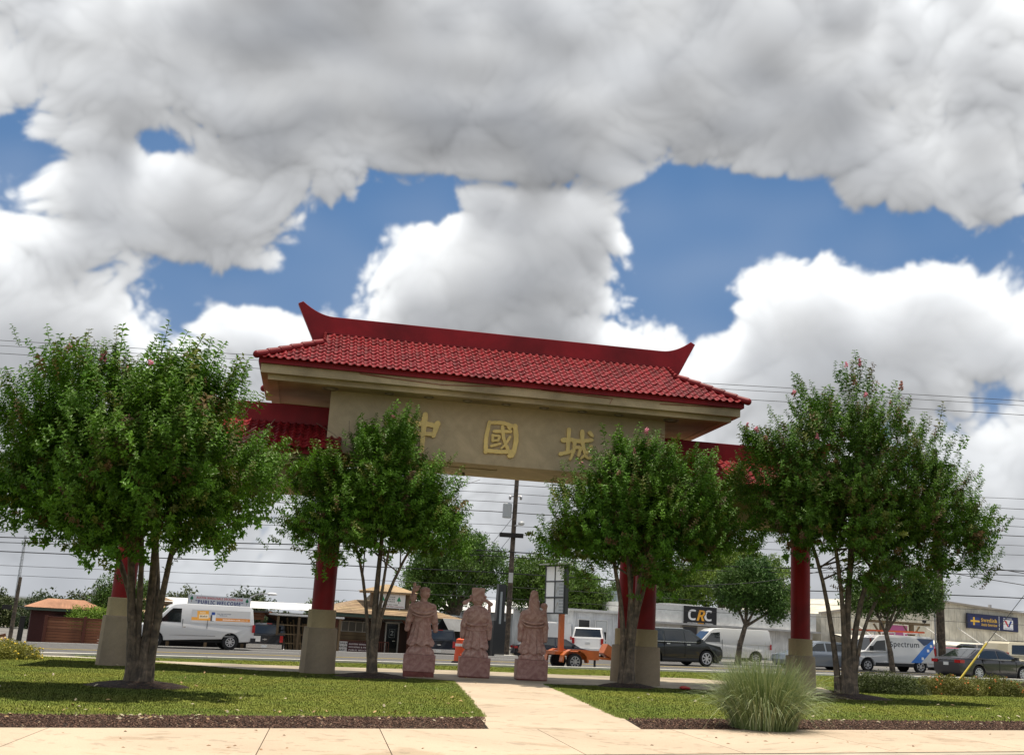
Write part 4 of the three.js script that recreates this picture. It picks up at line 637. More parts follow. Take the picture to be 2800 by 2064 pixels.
function archPath(pts, wheels, r, y0) {                            // close an outline along the sill with wheel arches (front to back)
  const out = pts.slice(), ws = wheels.slice().sort((a, b) => a - b);
  for (const wx of ws) { for (let i = 0; i <= 10; i++) { const a = Math.PI - i / 10 * Math.PI; const y = r * 0.92 + Math.sin(a) * r * 1.2; out.push([wx + Math.cos(a) * r * 1.2, Math.max(y0, y)]); } }
  return out;
}
function vehicle(o) {
  const t = thing(o.name, o.label, o.category, o.group), hw = o.W / 2, base = o.clear ?? 0.22, m = o.paint;
  // lower body: outline from rear bottom, up the tail, along the belt and bonnet, down the nose; sill with arches comes back
  const outline = archPath([...o.body.slice().reverse()], [], 0, base);  // o.body runs front-bottom -> over -> rear-bottom
  const sill = []; for (const wx of o.wheels.slice().sort((a, b) => a - b)) for (let i = 0; i <= 10; i++) { const a = Math.PI * (1 - i / 10), y = o.wr + Math.sin(a) * o.wr * 1.17 - o.wr * 0.0; if (y > base) sill.push([wx + Math.cos(a) * o.wr * 1.17, Math.sin(a) <= 0.02 ? base : y]); }
  const ring = [...o.body, ...sill];                                // clockwise or not, Shape sorts it out
  const g = slab(ring, o.W, 0.035, -hw), p = g.attributes.position, xf = o.body.reduce((a, b) => Math.max(a, b[0]), -9), xr = o.body.reduce((a, b) => Math.min(a, b[0]), 9), mid = (xf + xr) / 2, hl = (xf - xr) / 2;
  const plan = (x, y) => 1 - (o.round ?? 0.13) * Math.pow(clamp((Math.abs(x - mid) / hl - 0.72) / 0.28), 2) - 0.05 * clamp((o.belt * 0.55 - y) / 0.4) - 0.035 * clamp((y - o.belt * 0.8) / 0.4);
  for (let i = 0; i < p.count; i++) p.setZ(i, p.getZ(i) * plan(p.getX(i), p.getY(i)));
  mesh('body', [smooth(g, 0.55)], m, t);
  mesh('underbody', [box2(xr + 0.25, xf - 0.25, base - 0.04, base + 0.32, -hw + 0.14, hw - 0.14)], mUnder, t);
  const roofY = o.H, side = (y) => lerp(hw * 0.955, hw * (o.tumble ?? 0.78), clamp((y - o.belt) / (roofY - o.belt)));
  if (o.cabin) {
    const c = slab(o.cabin, o.W, 0.03, -hw), q = c.attributes.position; for (let i = 0; i < q.count; i++) q.setZ(i, Math.sign(q.getZ(i)) * Math.min(1, Math.abs(q.getZ(i)) / hw) * side(q.getY(i)));
    mesh('cabin', [smooth(c, 0.5)], o.cabinPaint ?? m, t);
  }
  for (const w of o.windows ?? []) for (const s of [-1, 1]) {
    const c = slab(w, 0.02), q = c.attributes.position; for (let i = 0; i < q.count; i++) q.setZ(i, s * (side(q.getY(i)) - 0.008 + (q.getZ(i)) * 0.9)); const e = mesh('side_window', [c], mGlass, t); e.geometry.computeVertexNormals();
  }
  const pane = (name, [x0, y0], [x1, y1], k, mat = mGlass) => { // across the car between two heights on a cabin slope
    const dx = x1 - x0, dy = y1 - y0, L = Math.hypot(dx, dy), nx = dy / L * k, ny = -dx / L * k, a = side(y0) - 0.10, b = side(y1) - 0.10, off = 0.012, P = (x, y, z, f) => [x + nx * off * f, y + ny * off * f, z];
    const A = P(x0, y0, a, 1), B = P(x0, y0, -a, 1), C = P(x1, y1, -b, 1), D = P(x1, y1, b, 1), A2 = P(x0, y0, a, -2), B2 = P(x0, y0, -a, -2), C2 = P(x1, y1, -b, -2), D2 = P(x1, y1, b, -2);
    mesh(name, [quads([[A, B, C, D], [A2, D2, C2, B2], [A, A2, B2, B], [B, B2, C2, C], [C, C2, D2, D], [D, D2, A2, A]])], mat, t);
  };
  if (o.front) pane('windscreen', ...o.front, 1); if (o.rear) pane('rear_window', ...o.rear, -1);
  for (const wx of o.wheels) for (const s of [-1, 1]) wheel(t, wx, s * (hw - 0.12), o.wr, o.wr * (o.rim ?? 0.66), o.spokes ?? 7, s, o.rimMat ?? mAlloy);
  const bits = (name, list, mat) => { for (const b of list ?? []) for (const s of (b[6] === 1 ? [1] : [-1, 1])) mesh(name, [at(new THREE.BoxGeometry(b[3], b[4], b[5]), b[0], b[1], s * b[2], 0, b[7] ?? 0)], mat, t); };
  bits('headlight', o.heads, mHead); bits('tail_light', o.tails, mTail); bits('door_handle', o.handles, o.handleMat ?? mChrome); bits('mirror', o.mirrors, o.mirrorMat ?? mBlackTrim); bits('bumper', o.bumpers, o.bumperMat ?? mBlackTrim); bits('trim_strip', o.trims, o.trimMat ?? mBlackTrim); bits('licence_plate', o.plates, mPlate); bits('door_gap', o.gaps, mUnder);
  return t;
}
const onRoad = (o, s, t, turn = 0, dy = -0.05) => { const [x, z] = road(s, t); put(o, x, z, TH + turn, gy(x) + dy, true); return o; };
const inLot = (o, x, z, turn) => put(o, x, z, turn, lotY(x, z) - 0.03, true);

// silver cargo van, front to the left
{
  const v = vehicle({ name: 'cargo_van', label: 'silver cargo van with orange advertising stripe on the road behind the large myrtle', category: 'van', W: 2.0, H: 2.06, belt: 1.16, paint: paint([0.70, 0.71, 0.72], 0.25, 0.35), wheels: [1.86, -1.64], wr: 0.36, rim: 0.60, spokes: 8, clear: 0.36, tumble: 0.86, round: 0.1,
    body: [[2.62, 0.40], [2.70, 0.55], [2.68, 0.88], [2.52, 1.05], [1.95, 1.18], [-2.72, 1.18], [-2.76, 0.60], [-2.70, 0.40]],
    cabin: [[1.98, 1.15], [1.30, 1.86], [1.05, 2.02], [0.6, 2.08], [-2.45, 2.05], [-2.62, 1.92], [-2.72, 1.15]],
    windows: [[[1.70, 1.22], [1.24, 1.74], [1.12, 1.84], [0.72, 1.84], [0.72, 1.20]]], front: [[1.90, 1.24], [1.30, 1.87]], rear: [[-2.70, 1.25], [-2.63, 1.85]],
    heads: [[2.62, 0.80, 0.72, 0.14, 0.2, 0.3]], tails: [[-2.70, 1.02, 0.93, 0.13, 0.36, 0.10]], handles: [[0.56, 1.0, 0.985, 0.16, 0.06, 0.03]], mirrors: [[1.66, 1.32, 1.06, 0.12, 0.30, 0.2]], bumpers: [[-2.72, 0.46, 0, 0.24, 0.24, 1.9, 1], [2.66, 0.48, 0, 0.2, 0.26, 1.9, 1]], gaps: [[0.64, 0.98, 0.965, 0.012, 0.75, 0.05], [-0.5, 0.98, 0.965, 0.010, 0.75, 0.05]], trims: [[-0.3, 0.62, 0.985, 3.0, 0.04, 0.02]], trimMat: mSteel });
  const ad = canvasTex(1024, 256, (c, w, h) => {
    c.fillStyle = '#c9cacb'; c.fillRect(0, 0, w, h); c.fillStyle = '#d98a33'; c.fillRect(0, 150, w, 62); c.fillStyle = '#f2a93c'; c.fillRect(0, 150, 420, 62);
    c.save(); c.translate(190, 110); c.rotate(-0.05); c.fillStyle = '#f3b04a'; c.fillRect(-95, -90, 200, 165); c.fillStyle = '#fbe7c8'; c.fillRect(-65, -20, 165, 80); c.fillStyle = '#3a3326'; c.font = 'bold 50px sans-serif'; c.fillText('Mako', -52, 38); c.fillStyle = '#fff4da'; c.font = 'bold 40px sans-serif'; c.fillText('Hello', -50, -40); c.restore();
    c.fillStyle = '#2c4f9a'; c.fillRect(340, 40, 62, 92); c.fillStyle = '#4a4a50'; c.fillRect(326, 100, 60, 120); c.fillStyle = '#e6e6e8'; c.fillRect(356, 96, 62, 116); c.fillStyle = '#3d4a66'; c.font = 'bold 26px sans-serif'; c.fillText('Buy, Rig and Design', 440, 78); c.fillText('Melbourne', 480, 110);
    c.fillStyle = '#fff'; c.font = 'bold 36px sans-serif'; c.fillText('MakoMakers.com', 540, 194); c.font = '26px sans-serif'; c.fillText('(512) 836-1981', 820, 193); });
  for (const s of [-1, 1]) {
    const g = new THREE.PlaneGeometry(2.75, 0.60), p = g.attributes.position; g.translate(-1.12, 1.52, 0); for (let i = 0; i < p.count; i++) p.setZ(i, lerp(0.955, 0.86, clamp((p.getY(i) - 1.16) / 0.9)) + 0.012);
    if (s < 0) { g.rotateY(Math.PI); g.translate(-2.24, 0, 0); } g.computeVertexNormals(); mesh('advertising_print', [g], MP([1, 1, 1], 0.35, { map: ad, clearcoat: 0.5 }), v, true);
  }
  v.scale.setScalar(0.93); onRoad(v, 7.45, 51.6, Math.PI);
}
// dark crossover on the far lane
onRoad(vehicle({ name: 'crossover', label: 'black crossover with chrome handles driving past the gate column', category: 'car', W: 1.98, H: 1.80, belt: 1.12, paint: paint([0.012, 0.016, 0.017]), wheels: [1.52, -1.50], wr: 0.385, rim: 0.72, spokes: 7, tumble: 0.74,
  body: [[2.44, 0.28], [2.56, 0.50], [2.54, 0.78], [2.38, 0.98], [1.55, 1.12], [-2.20, 1.20], [-2.52, 1.06], [-2.56, 0.55], [-2.46, 0.28]], cabin: [[1.62, 1.08], [0.72, 1.70], [0.25, 1.78], [-1.35, 1.77], [-2.05, 1.62], [-2.36, 1.12]],
  windows: [[[1.20, 1.18], [0.66, 1.60], [0.30, 1.66], [0.30, 1.18]], [[0.20, 1.18], [0.20, 1.67], [-0.85, 1.66], [-0.85, 1.20]], [[-0.97, 1.21], [-0.97, 1.65], [-1.5, 1.60], [-1.9, 1.30], [-1.7, 1.24]]], front: [[1.52, 1.14], [0.76, 1.69]], rear: [[-2.30, 1.22], [-2.04, 1.62]],
  heads: [[2.36, 0.90, 0.74, 0.22, 0.14, 0.28]], tails: [[-2.46, 1.0, 0.8, 0.14, 0.26, 0.24]], handles: [[0.45, 1.02, 0.985, 0.20, 0.04, 0.03], [-0.72, 1.05, 0.985, 0.20, 0.04, 0.03]], mirrors: [[1.12, 1.22, 1.06, 0.14, 0.16, 0.2]], mirrorMat: paint([0.012, 0.016, 0.017]), bumpers: [[0, 0.32, 0.955, 2.1, 0.10, 0.05]], trims: [[-0.25, 1.15, 0.95, 3.0, 0.022, 0.03], [-0.6, 1.80, 0.68, 1.8, 0.03, 0.04]], trimMat: mChrome, gaps: [[0.25, 0.80, 0.965, 0.012, 0.7, 0.06], [-0.92, 0.80, 0.965, 0.012, 0.7, 0.06]] }), 30.2, 48.2, 0);
// grey saloon on the near lane
onRoad(vehicle({ name: 'saloon_car', label: 'dark grey saloon car driving along the near kerb past the shrub row', category: 'car', W: 1.82, H: 1.46, belt: 0.94, paint: paint([0.062, 0.060, 0.066], 0.5, 0.3), wheels: [1.46, -1.32], wr: 0.335, rim: 0.72, spokes: 10, tumble: 0.72, clear: 0.2,
  body: [[2.32, 0.26], [2.44, 0.45], [2.40, 0.66], [2.2, 0.78], [1.3, 0.94], [-1.75, 1.02], [-2.30, 1.00], [-2.42, 0.80], [-2.40, 0.45], [-2.28, 0.26]], cabin: [[1.42, 0.90], [0.52, 1.37], [0.1, 1.45], [-0.65, 1.45], [-1.15, 1.38], [-2.0, 0.98]],
  windows: [[[1.02, 0.99], [0.48, 1.30], [0.12, 1.36], [-0.02, 1.36], [-0.02, 0.99]], [[-0.10, 0.99], [-0.10, 1.36], [-0.65, 1.36], [-0.98, 1.30], [-1.28, 1.05], [-1.1, 1.01]]], front: [[1.30, 0.96], [0.56, 1.36]], rear: [[-1.86, 1.04], [-1.16, 1.39]],
  heads: [[2.26, 0.68, 0.70, 0.2, 0.13, 0.3]], tails: [[-2.31, 0.84, 0.70, 0.26, 0.14, 0.36]], handles: [[0.2, 0.90, 0.905, 0.17, 0.035, 0.03], [-0.92, 0.92, 0.905, 0.17, 0.035, 0.03]], handleMat: paint([0.062, 0.060, 0.066], 0.5), mirrors: [[0.98, 1.03, 0.96, 0.12, 0.13, 0.18]], mirrorMat: paint([0.062, 0.060, 0.066], 0.5), bumpers: [[0, 0.26, 0.86, 1.9, 0.09, 0.05]], plates: [[-2.43, 0.72, 0, 0.02, 0.14, 0.30, 1]], trims: [[-2.40, 0.90, 0, 0.04, 0.03, 1.1, 1], [-0.1, 0.975, 0.868, 2.3, 0.02, 0.02]], trimMat: mChrome, gaps: [[-0.05, 0.66, 0.885, 0.012, 0.5, 0.06], [-1.08, 0.72, 0.885, 0.012, 0.45, 0.06], [1.0, 0.66, 0.885, 0.012, 0.45, 0.06]] }), 42.15, 39.6, 0);
// beige sport utility on the far side lane
onRoad(vehicle({ name: 'sport_utility', label: 'beige sport utility car with dark glass behind the grey saloon', category: 'car', W: 1.98, H: 1.86, belt: 1.14, paint: paint([0.58, 0.52, 0.38], 0.1), wheels: [1.55, -1.55], wr: 0.40, rim: 0.62, spokes: 6, tumble: 0.80,
  body: [[2.45, 0.34], [2.58, 0.55], [2.52, 0.95], [1.5, 1.14], [-2.50, 1.16], [-2.62, 0.60], [-2.50, 0.34]], cabin: [[1.60, 1.10], [0.85, 1.74], [0.5, 1.84], [-2.2, 1.84], [-2.34, 1.74], [-2.52, 1.12]],
  windows: [[[1.15, 1.2], [0.75, 1.66], [0.25, 1.70], [0.25, 1.2]], [[0.12, 1.2], [0.12, 1.70], [-0.85, 1.70], [-0.85, 1.2]], [[-1.0, 1.2], [-1.0, 1.70], [-2.1, 1.68], [-2.25, 1.22]]], front: [[1.48, 1.16], [0.90, 1.70]], rear: [[-2.46, 1.2], [-2.33, 1.72]],
  heads: [[2.42, 0.88, 0.75, 0.2, 0.2, 0.3]], tails: [[-2.52, 1.1, 0.88, 0.12, 0.4, 0.14]], handles: [[0.45, 1.06, 0.985, 0.2, 0.04, 0.03], [-0.7, 1.06, 0.985, 0.2, 0.04, 0.03]], mirrors: [[1.05, 1.26, 1.08, 0.14, 0.2, 0.2]], trims: [[-0.7, 1.88, 0.70, 2.2, 0.03, 0.05]], bumpers: [[-2.58, 0.52, 0, 0.16, 0.2, 1.9, 1]] }), 50.0, 44.0, 0);
// pickups seen from behind
function pickup(label, x, z, turn, color, sign) {
  const v = vehicle({ name: 'pickup_truck', label, category: 'truck', group: 'pickup trucks parked in the timber yard', W: 2.0, H: 1.86, belt: 1.18, paint: paint(color), wheels: [1.75, -1.75], wr: 0.40, rim: 0.60, spokes: 6, clear: 0.36, tumble: 0.80,
    body: [[2.70, 0.42], [2.82, 0.60], [2.78, 1.0], [2.6, 1.10], [1.4, 1.20], [-2.74, 1.22], [-2.78, 0.60], [-2.72, 0.50]], cabin: [[1.45, 1.16], [0.75, 1.76], [0.45, 1.84], [-0.85, 1.84], [-1.05, 1.76], [-1.22, 1.16]],
    windows: [[[1.0, 1.24], [0.65, 1.66], [0.10, 1.72], [0.10, 1.24]], [[0.0, 1.24], [0.0, 1.72], [-0.85, 1.70], [-0.95, 1.24]]], front: [[1.36, 1.22], [0.80, 1.74]], rear: [[-1.20, 1.26], [-1.04, 1.74]],
    heads: [[2.70, 0.95, 0.78, 0.14, 0.22, 0.3]], tails: [[-2.74, 1.0, 0.90, 0.12, 0.36, 0.17]], handles: [[0.25, 1.10, 0.99, 0.18, 0.04, 0.03], [-2.80, 1.12, 0, 0.04, 0.07, 0.28, 1]], handleMat: mBlackTrim, mirrors: [[1.0, 1.34, 1.12, 0.12, 0.2, 0.22]], bumpers: [[-2.86, 0.60, 0, 0.2, 0.22, 1.94, 1]], bumperMat: mChrome, plates: [[-2.97, 0.60, 0, 0.02, 0.14, 0.3, 1]] });
  mesh('badge', [box(0.02, 0.05, 0.24, -2.80, 0.96, 0), box(0.021, 0.09, 0.07, -2.80, 0.96, 0)], mChrome, v);
  mesh('tailgate_line', [box(0.01, 0.02, 1.5, -2.795, 1.16, 0)], mUnder, v);
  mesh('brake_light', [box(0.05, 0.05, 0.30, -1.02, 1.81, 0)], mTail, v);
  if (sign) mesh('paper_notice', [box(0.012, 0.30, 0.56, -2.81, 0.98, -0.52)], M([0.68, 0.67, 0.63], 0.7), v);
  inLot(v, x, z, turn); return v;
}
pickup('black pickup truck with white paper on tailgate beside the timber racks', -13.1, -65.5, Math.PI / 2 + 0.10, [0.012, 0.013, 0.015], true);
pickup('black pickup truck with bare tailgate parked beside the winged hat statue', -3.45, -70.5, Math.PI / 2 + 0.02, [0.010, 0.013, 0.022], false);
// black saloon, side on, behind the third statue
inLot(vehicle({ name: 'saloon_car', label: 'black saloon car parked behind the trailer sign', category: 'car', W: 1.82, H: 1.44, belt: 0.92, paint: paint([0.010, 0.011, 0.018]), wheels: [1.42, -1.36], wr: 0.33, rim: 0.68, spokes: 5, tumble: 0.72, clear: 0.2,
  body: [[2.30, 0.26], [2.42, 0.50], [2.30, 0.72], [1.3, 0.92], [-1.75, 0.98], [-2.28, 0.95], [-2.40, 0.45], [-2.28, 0.26]], cabin: [[1.42, 0.88], [0.52, 1.36], [0.1, 1.43], [-0.65, 1.43], [-1.15, 1.36], [-2.0, 0.95]],
  windows: [[[1.02, 0.97], [0.48, 1.30], [-0.02, 1.35], [-0.02, 0.97]], [[-0.10, 0.97], [-0.10, 1.35], [-0.98, 1.29], [-1.25, 1.03]]], front: [[1.30, 0.94], [0.56, 1.35]], rear: [[-1.86, 1.0], [-1.16, 1.37]], heads: [[2.24, 0.66, 0.70, 0.2, 0.13, 0.3]], tails: [[-2.28, 0.82, 0.70, 0.2, 0.13, 0.34]], mirrors: [[0.98, 1.02, 0.96, 0.12, 0.13, 0.18]] }), 3.3, -64.0, 0.12);
// white minivan from behind
inLot(vehicle({ name: 'minivan', label: 'white minivan with red tail lights parked beside the white shed', category: 'van', W: 1.98, H: 1.74, belt: 1.05, paint: paint([0.72, 0.72, 0.71]), wheels: [1.5, -1.5], wr: 0.34, rim: 0.66, tumble: 0.80, clear: 0.24,
  body: [[2.4, 0.28], [2.52, 0.5], [2.45, 0.75], [1.9, 0.98], [-2.45, 1.08], [-2.56, 0.5], [-2.46, 0.28]], cabin: [[1.95, 0.95], [0.95, 1.62], [0.5, 1.72], [-2.1, 1.70], [-2.25, 1.62], [-2.46, 1.05]], windows: [[[1.3, 1.08], [0.8, 1.56], [0.3, 1.60], [0.3, 1.1]], [[0.2, 1.1], [0.2, 1.6], [-0.9, 1.6], [-0.9, 1.1]], [[-1.0, 1.1], [-1.0, 1.6], [-2.0, 1.56], [-2.2, 1.15]]], front: [[1.8, 1.05], [1.0, 1.60]], rear: [[-2.42, 1.12], [-2.26, 1.62]],
  tails: [[-2.48, 0.92, 0.86, 0.16, 0.34, 0.16]], bumpers: [[-2.55, 0.42, 0, 0.12, 0.14, 1.7, 1]], bumperMat: paint([0.72, 0.72, 0.71]), plates: [[-2.56, 0.78, 0, 0.02, 0.14, 0.3, 1]] }), 5.75, -69.5, Math.PI / 2 - 0.12);
// white box truck nose beside it
inLot(vehicle({ name: 'utility_truck', label: 'small white utility truck parked beyond the black saloon', category: 'truck', W: 2.0, H: 2.0, belt: 1.2, paint: paint([0.70, 0.70, 0.69]), wheels: [1.6, -1.5], wr: 0.36, spokes: 5, clear: 0.36, body: [[2.4, 0.4], [2.5, 0.6], [2.4, 1.1], [1.5, 1.2], [-2.4, 1.9], [-2.5, 0.5]], cabin: [[1.5, 1.16], [0.9, 1.9], [0.6, 2.0], [-0.2, 2.0], [-0.4, 1.16]], windows: [[[1.15, 1.25], [0.8, 1.8], [0.1, 1.85], [0.0, 1.25]]], front: [[1.44, 1.22], [0.94, 1.88]], rear: [[-0.38, 1.25], [-0.24, 1.9]], tails: [[-2.46, 1.0, 0.9, 0.1, 0.2, 0.15]] }), 4.0, -76.0, Math.PI / 2);
// battered white van in front of the white building
{
  const v = vehicle({ name: 'panel_van', label: 'white panel van with open rear doorway parked by the white brick building', category: 'van', W: 1.98, H: 1.98, belt: 1.12, paint: paint([0.70, 0.71, 0.71]), wheels: [1.6, -1.6], wr: 0.35, rim: 0.6, spokes: 8, clear: 0.34, tumble: 0.86,
    body: [[2.45, 0.38], [2.62, 0.55], [2.58, 0.85], [2.4, 1.0], [1.85, 1.12], [-2.55, 1.14], [-2.60, 0.55], [-2.5, 0.38]], cabin: [[1.9, 1.08], [1.2, 1.78], [0.95, 1.94], [0.5, 2.0], [-2.4, 1.97], [-2.5, 1.85], [-2.56, 1.1]], windows: [[[1.6, 1.18], [1.12, 1.70], [0.6, 1.76], [0.6, 1.18]]], front: [[1.82, 1.18], [1.22, 1.78]], rear: [[-2.55, 1.2], [-2.50, 1.80]], tails: [[-2.54, 1.0, 0.9, 0.1, 0.3, 0.12]], gaps: [[0.48, 0.95, 0.97, 0.012, 0.8, 0.04], [-0.5, 0.95, 0.97, 0.014, 0.8, 0.04]] });
  mesh('bare_panel', [box2(-2.2, -0.52, 0.42, 1.95, 0.955, 0.985)], M([0.46, 0.47, 0.47], 0.5, { map: T.blotch }), v);
  mesh('doorway', [box2(-2.56, -2.22, 0.5, 1.86, 0.96, 0.992)], mUnder, v);
  inLot(v, 13.6, -67.0, TH - 0.25 + Math.PI);
}
// small grey blue crossover by the column
inLot(vehicle({ name: 'hatchback', label: 'grey blue hatchback car parked beside the outer gate column', category: 'car', W: 1.8, H: 1.5, belt: 0.95, paint: paint([0.22, 0.25, 0.29], 0.5, 0.32), wheels: [1.35, -1.35], wr: 0.34, rim: 0.7, spokes: 5, tumble: 0.72, clear: 0.22,
  body: [[2.15, 0.28], [2.28, 0.5], [2.2, 0.75], [1.3, 0.95], [-2.05, 1.0], [-2.2, 0.5], [-2.1, 0.28]], cabin: [[1.4, 0.9], [0.5, 1.42], [0.1, 1.5], [-1.3, 1.46], [-1.7, 1.3], [-2.05, 0.98]], windows: [[[1.0, 1.0], [0.45, 1.36], [0.0, 1.4], [0.0, 1.0]], [[-0.1, 1.0], [-0.1, 1.4], [-1.2, 1.36], [-1.6, 1.06]]], front: [[1.28, 0.96], [0.54, 1.41]], rear: [[-2.0, 1.04], [-1.7, 1.30]], heads: [[2.08, 0.72, 0.68, 0.26, 0.13, 0.3]], tails: [[-2.08, 0.9, 0.74, 0.14, 0.2, 0.24]], mirrors: [[0.95, 1.05, 0.95, 0.12, 0.14, 0.18]] }), 17.1, -60.0, TH - 0.1 + Math.PI);
// white and blue service van with ladder rack
{
  const v = vehicle({ name: 'service_van', label: 'white service van with blue stripe and orange ladder rack', category: 'van', W: 1.95, H: 1.98, belt: 1.1, paint: paint([0.72, 0.73, 0.74]), wheels: [1.6, -1.55], wr: 0.35, rim: 0.62, spokes: 6, clear: 0.34, tumble: 0.86, body: [[2.4, 0.36], [2.55, 0.6], [2.5, 0.95], [1.7, 1.1], [-2.45, 1.12], [-2.5, 0.55], [-2.42, 0.36]], cabin: [[1.75, 1.06], [1.05, 1.78], [0.8, 1.94], [0.4, 1.98], [-2.25, 1.96], [-2.38, 1.85], [-2.46, 1.08]], windows: [[[1.45, 1.14], [1.0, 1.64], [0.5, 1.70], [0.5, 1.14]]], front: [[1.68, 1.16], [1.08, 1.78]], rear: [[-2.45, 1.2], [-2.39, 1.80]], tails: [[-2.44, 1.1, 0.9, 0.1, 0.5, 0.12]], bumpers: [[0, 0.42, 0.95, 2.3, 0.16, 0.05], [-2.5, 0.45, 0, 0.16, 0.2, 1.8, 1]], mirrors: [[1.42, 1.25, 1.06, 0.12, 0.24, 0.2]], gaps: [[0.4, 0.9, 0.955, 0.012, 0.8, 0.04]] });
  const ad = canvasTex(1024, 512, (c, w, h) => { c.fillStyle = '#d6d8da'; c.fillRect(0, 0, w, h); c.fillStyle = '#15365f'; c.beginPath(); c.moveTo(640, 0); c.lineTo(1024, 0); c.lineTo(1024, 60); c.lineTo(800, 150); c.fill(); c.fillStyle = '#1272d0'; c.beginPath(); c.moveTo(820, 160); c.lineTo(1024, 10); c.lineTo(1024, 190); c.lineTo(700, 512); c.lineTo(470, 512); c.fill(); c.fillStyle = '#fff'; for (const [x, y] of [[940, 120], [860, 220], [720, 390]]) c.fillRect(x, y, 52, 56); c.fillStyle = '#1c2430'; c.font = 'bold 150px sans-serif'; c.fillText('Spectrum', 20, 190, 680); });
  for (const s of [-1, 1]) { const g = new THREE.PlaneGeometry(2.7, 1.3, 1, 4), p = g.attributes.position; g.translate(-1.05, 1.20, 0); if (s > 0) { } for (let i = 0; i < p.count; i++) p.setZ(i, (p.getY(i) > 1.1 ? lerp(0.931, 0.839, clamp((p.getY(i) - 1.1) / 0.88)) : 0.965) + 0.02); if (s < 0) { g.rotateY(Math.PI); g.translate(-2.1, 0, 0); } g.computeVertexNormals(); mesh('advertising_print', [g], MP([1, 1, 1], 0.35, { map: ad, clearcoat: 0.5 }), v, true); }
  mesh('ladder', [...[-0.35, 0.05].map((z) => box(4.2, 0.09, 0.05, -0.3, 2.2, z + 0.3)), ...Array.from({ length: 11 }, (_, i) => box(0.04, 0.04, 0.42, -2.2 + i * 0.38, 2.2, 0.15))], M([0.62, 0.10, 0.03], 0.6), v);
  mesh('roof_rack', [-1.6, -0.2, 1.0].flatMap((x) => [box(0.06, 0.06, 1.5, x, 2.12, 0), box(0.05, 0.16, 0.05, x, 2.04, 0.7), box(0.05, 0.16, 0.05, x, 2.04, -0.7)]), M([0.6, 0.6, 0.6], 0.5), v);
  inLot(v, 21.6, -62.3, TH - 0.22 + Math.PI);
}
// pink car and dark pickup under the awning
inLot(vehicle({ name: 'hatchback', label: 'magenta hatchback car under the awning behind the white bollard', category: 'car', W: 1.75, H: 1.45, belt: 0.92, paint: paint([0.42, 0.02, 0.09]), wheels: [1.25, -1.25], wr: 0.32, spokes: 5, tumble: 0.72, body: [[2.0, 0.28], [2.1, 0.5], [2.0, 0.72], [1.2, 0.92], [-1.95, 0.96], [-2.05, 0.5], [-1.95, 0.28]], cabin: [[1.3, 0.88], [0.45, 1.38], [0.1, 1.45], [-1.2, 1.42], [-1.9, 0.94]], windows: [[[0.9, 0.97], [0.4, 1.32], [0.0, 1.35], [0.0, 0.97]], [[-0.1, 0.97], [-0.1, 1.35], [-1.1, 1.32], [-1.5, 1.0]]], front: [[1.2, 0.94], [0.5, 1.37]], rear: [[-1.84, 0.98], [-1.26, 1.39]], tails: [[-1.96, 0.8, 0.7, 0.12, 0.16, 0.25]], heads: [[1.98, 0.7, 0.65, 0.2, 0.14, 0.3]] }), 27.4, -69.2, Math.PI / 2 + 0.15);
inLot(vehicle({ name: 'crossover', label: 'black crossover car under the awning beside the dark pole', category: 'car', W: 1.9, H: 1.7, belt: 1.05, paint: paint([0.012, 0.012, 0.013]), wheels: [1.4, -1.4], wr: 0.36, spokes: 5, tumble: 0.76, body: [[2.2, 0.28], [2.3, 0.55], [2.2, 0.9], [1.4, 1.05], [-2.15, 1.1], [-2.25, 0.5], [-2.15, 0.28]], cabin: [[1.5, 1.0], [0.6, 1.6], [0.2, 1.7], [-1.6, 1.68], [-2.1, 1.08]], windows: [[[1.1, 1.1], [0.5, 1.55], [0.0, 1.58], [0.0, 1.1]], [[-0.1, 1.1], [-0.1, 1.58], [-1.5, 1.55], [-1.8, 1.14]]], front: [[1.38, 1.08], [0.64, 1.59]], rear: [[-2.04, 1.14], [-1.66, 1.62]], tails: [[-2.16, 1.0, 0.75, 0.12, 0.2, 0.25]], heads: [[2.12, 0.85, 0.7, 0.2, 0.14, 0.3]] }), 29.8, -70.0, Math.PI / 2 + 0.1);

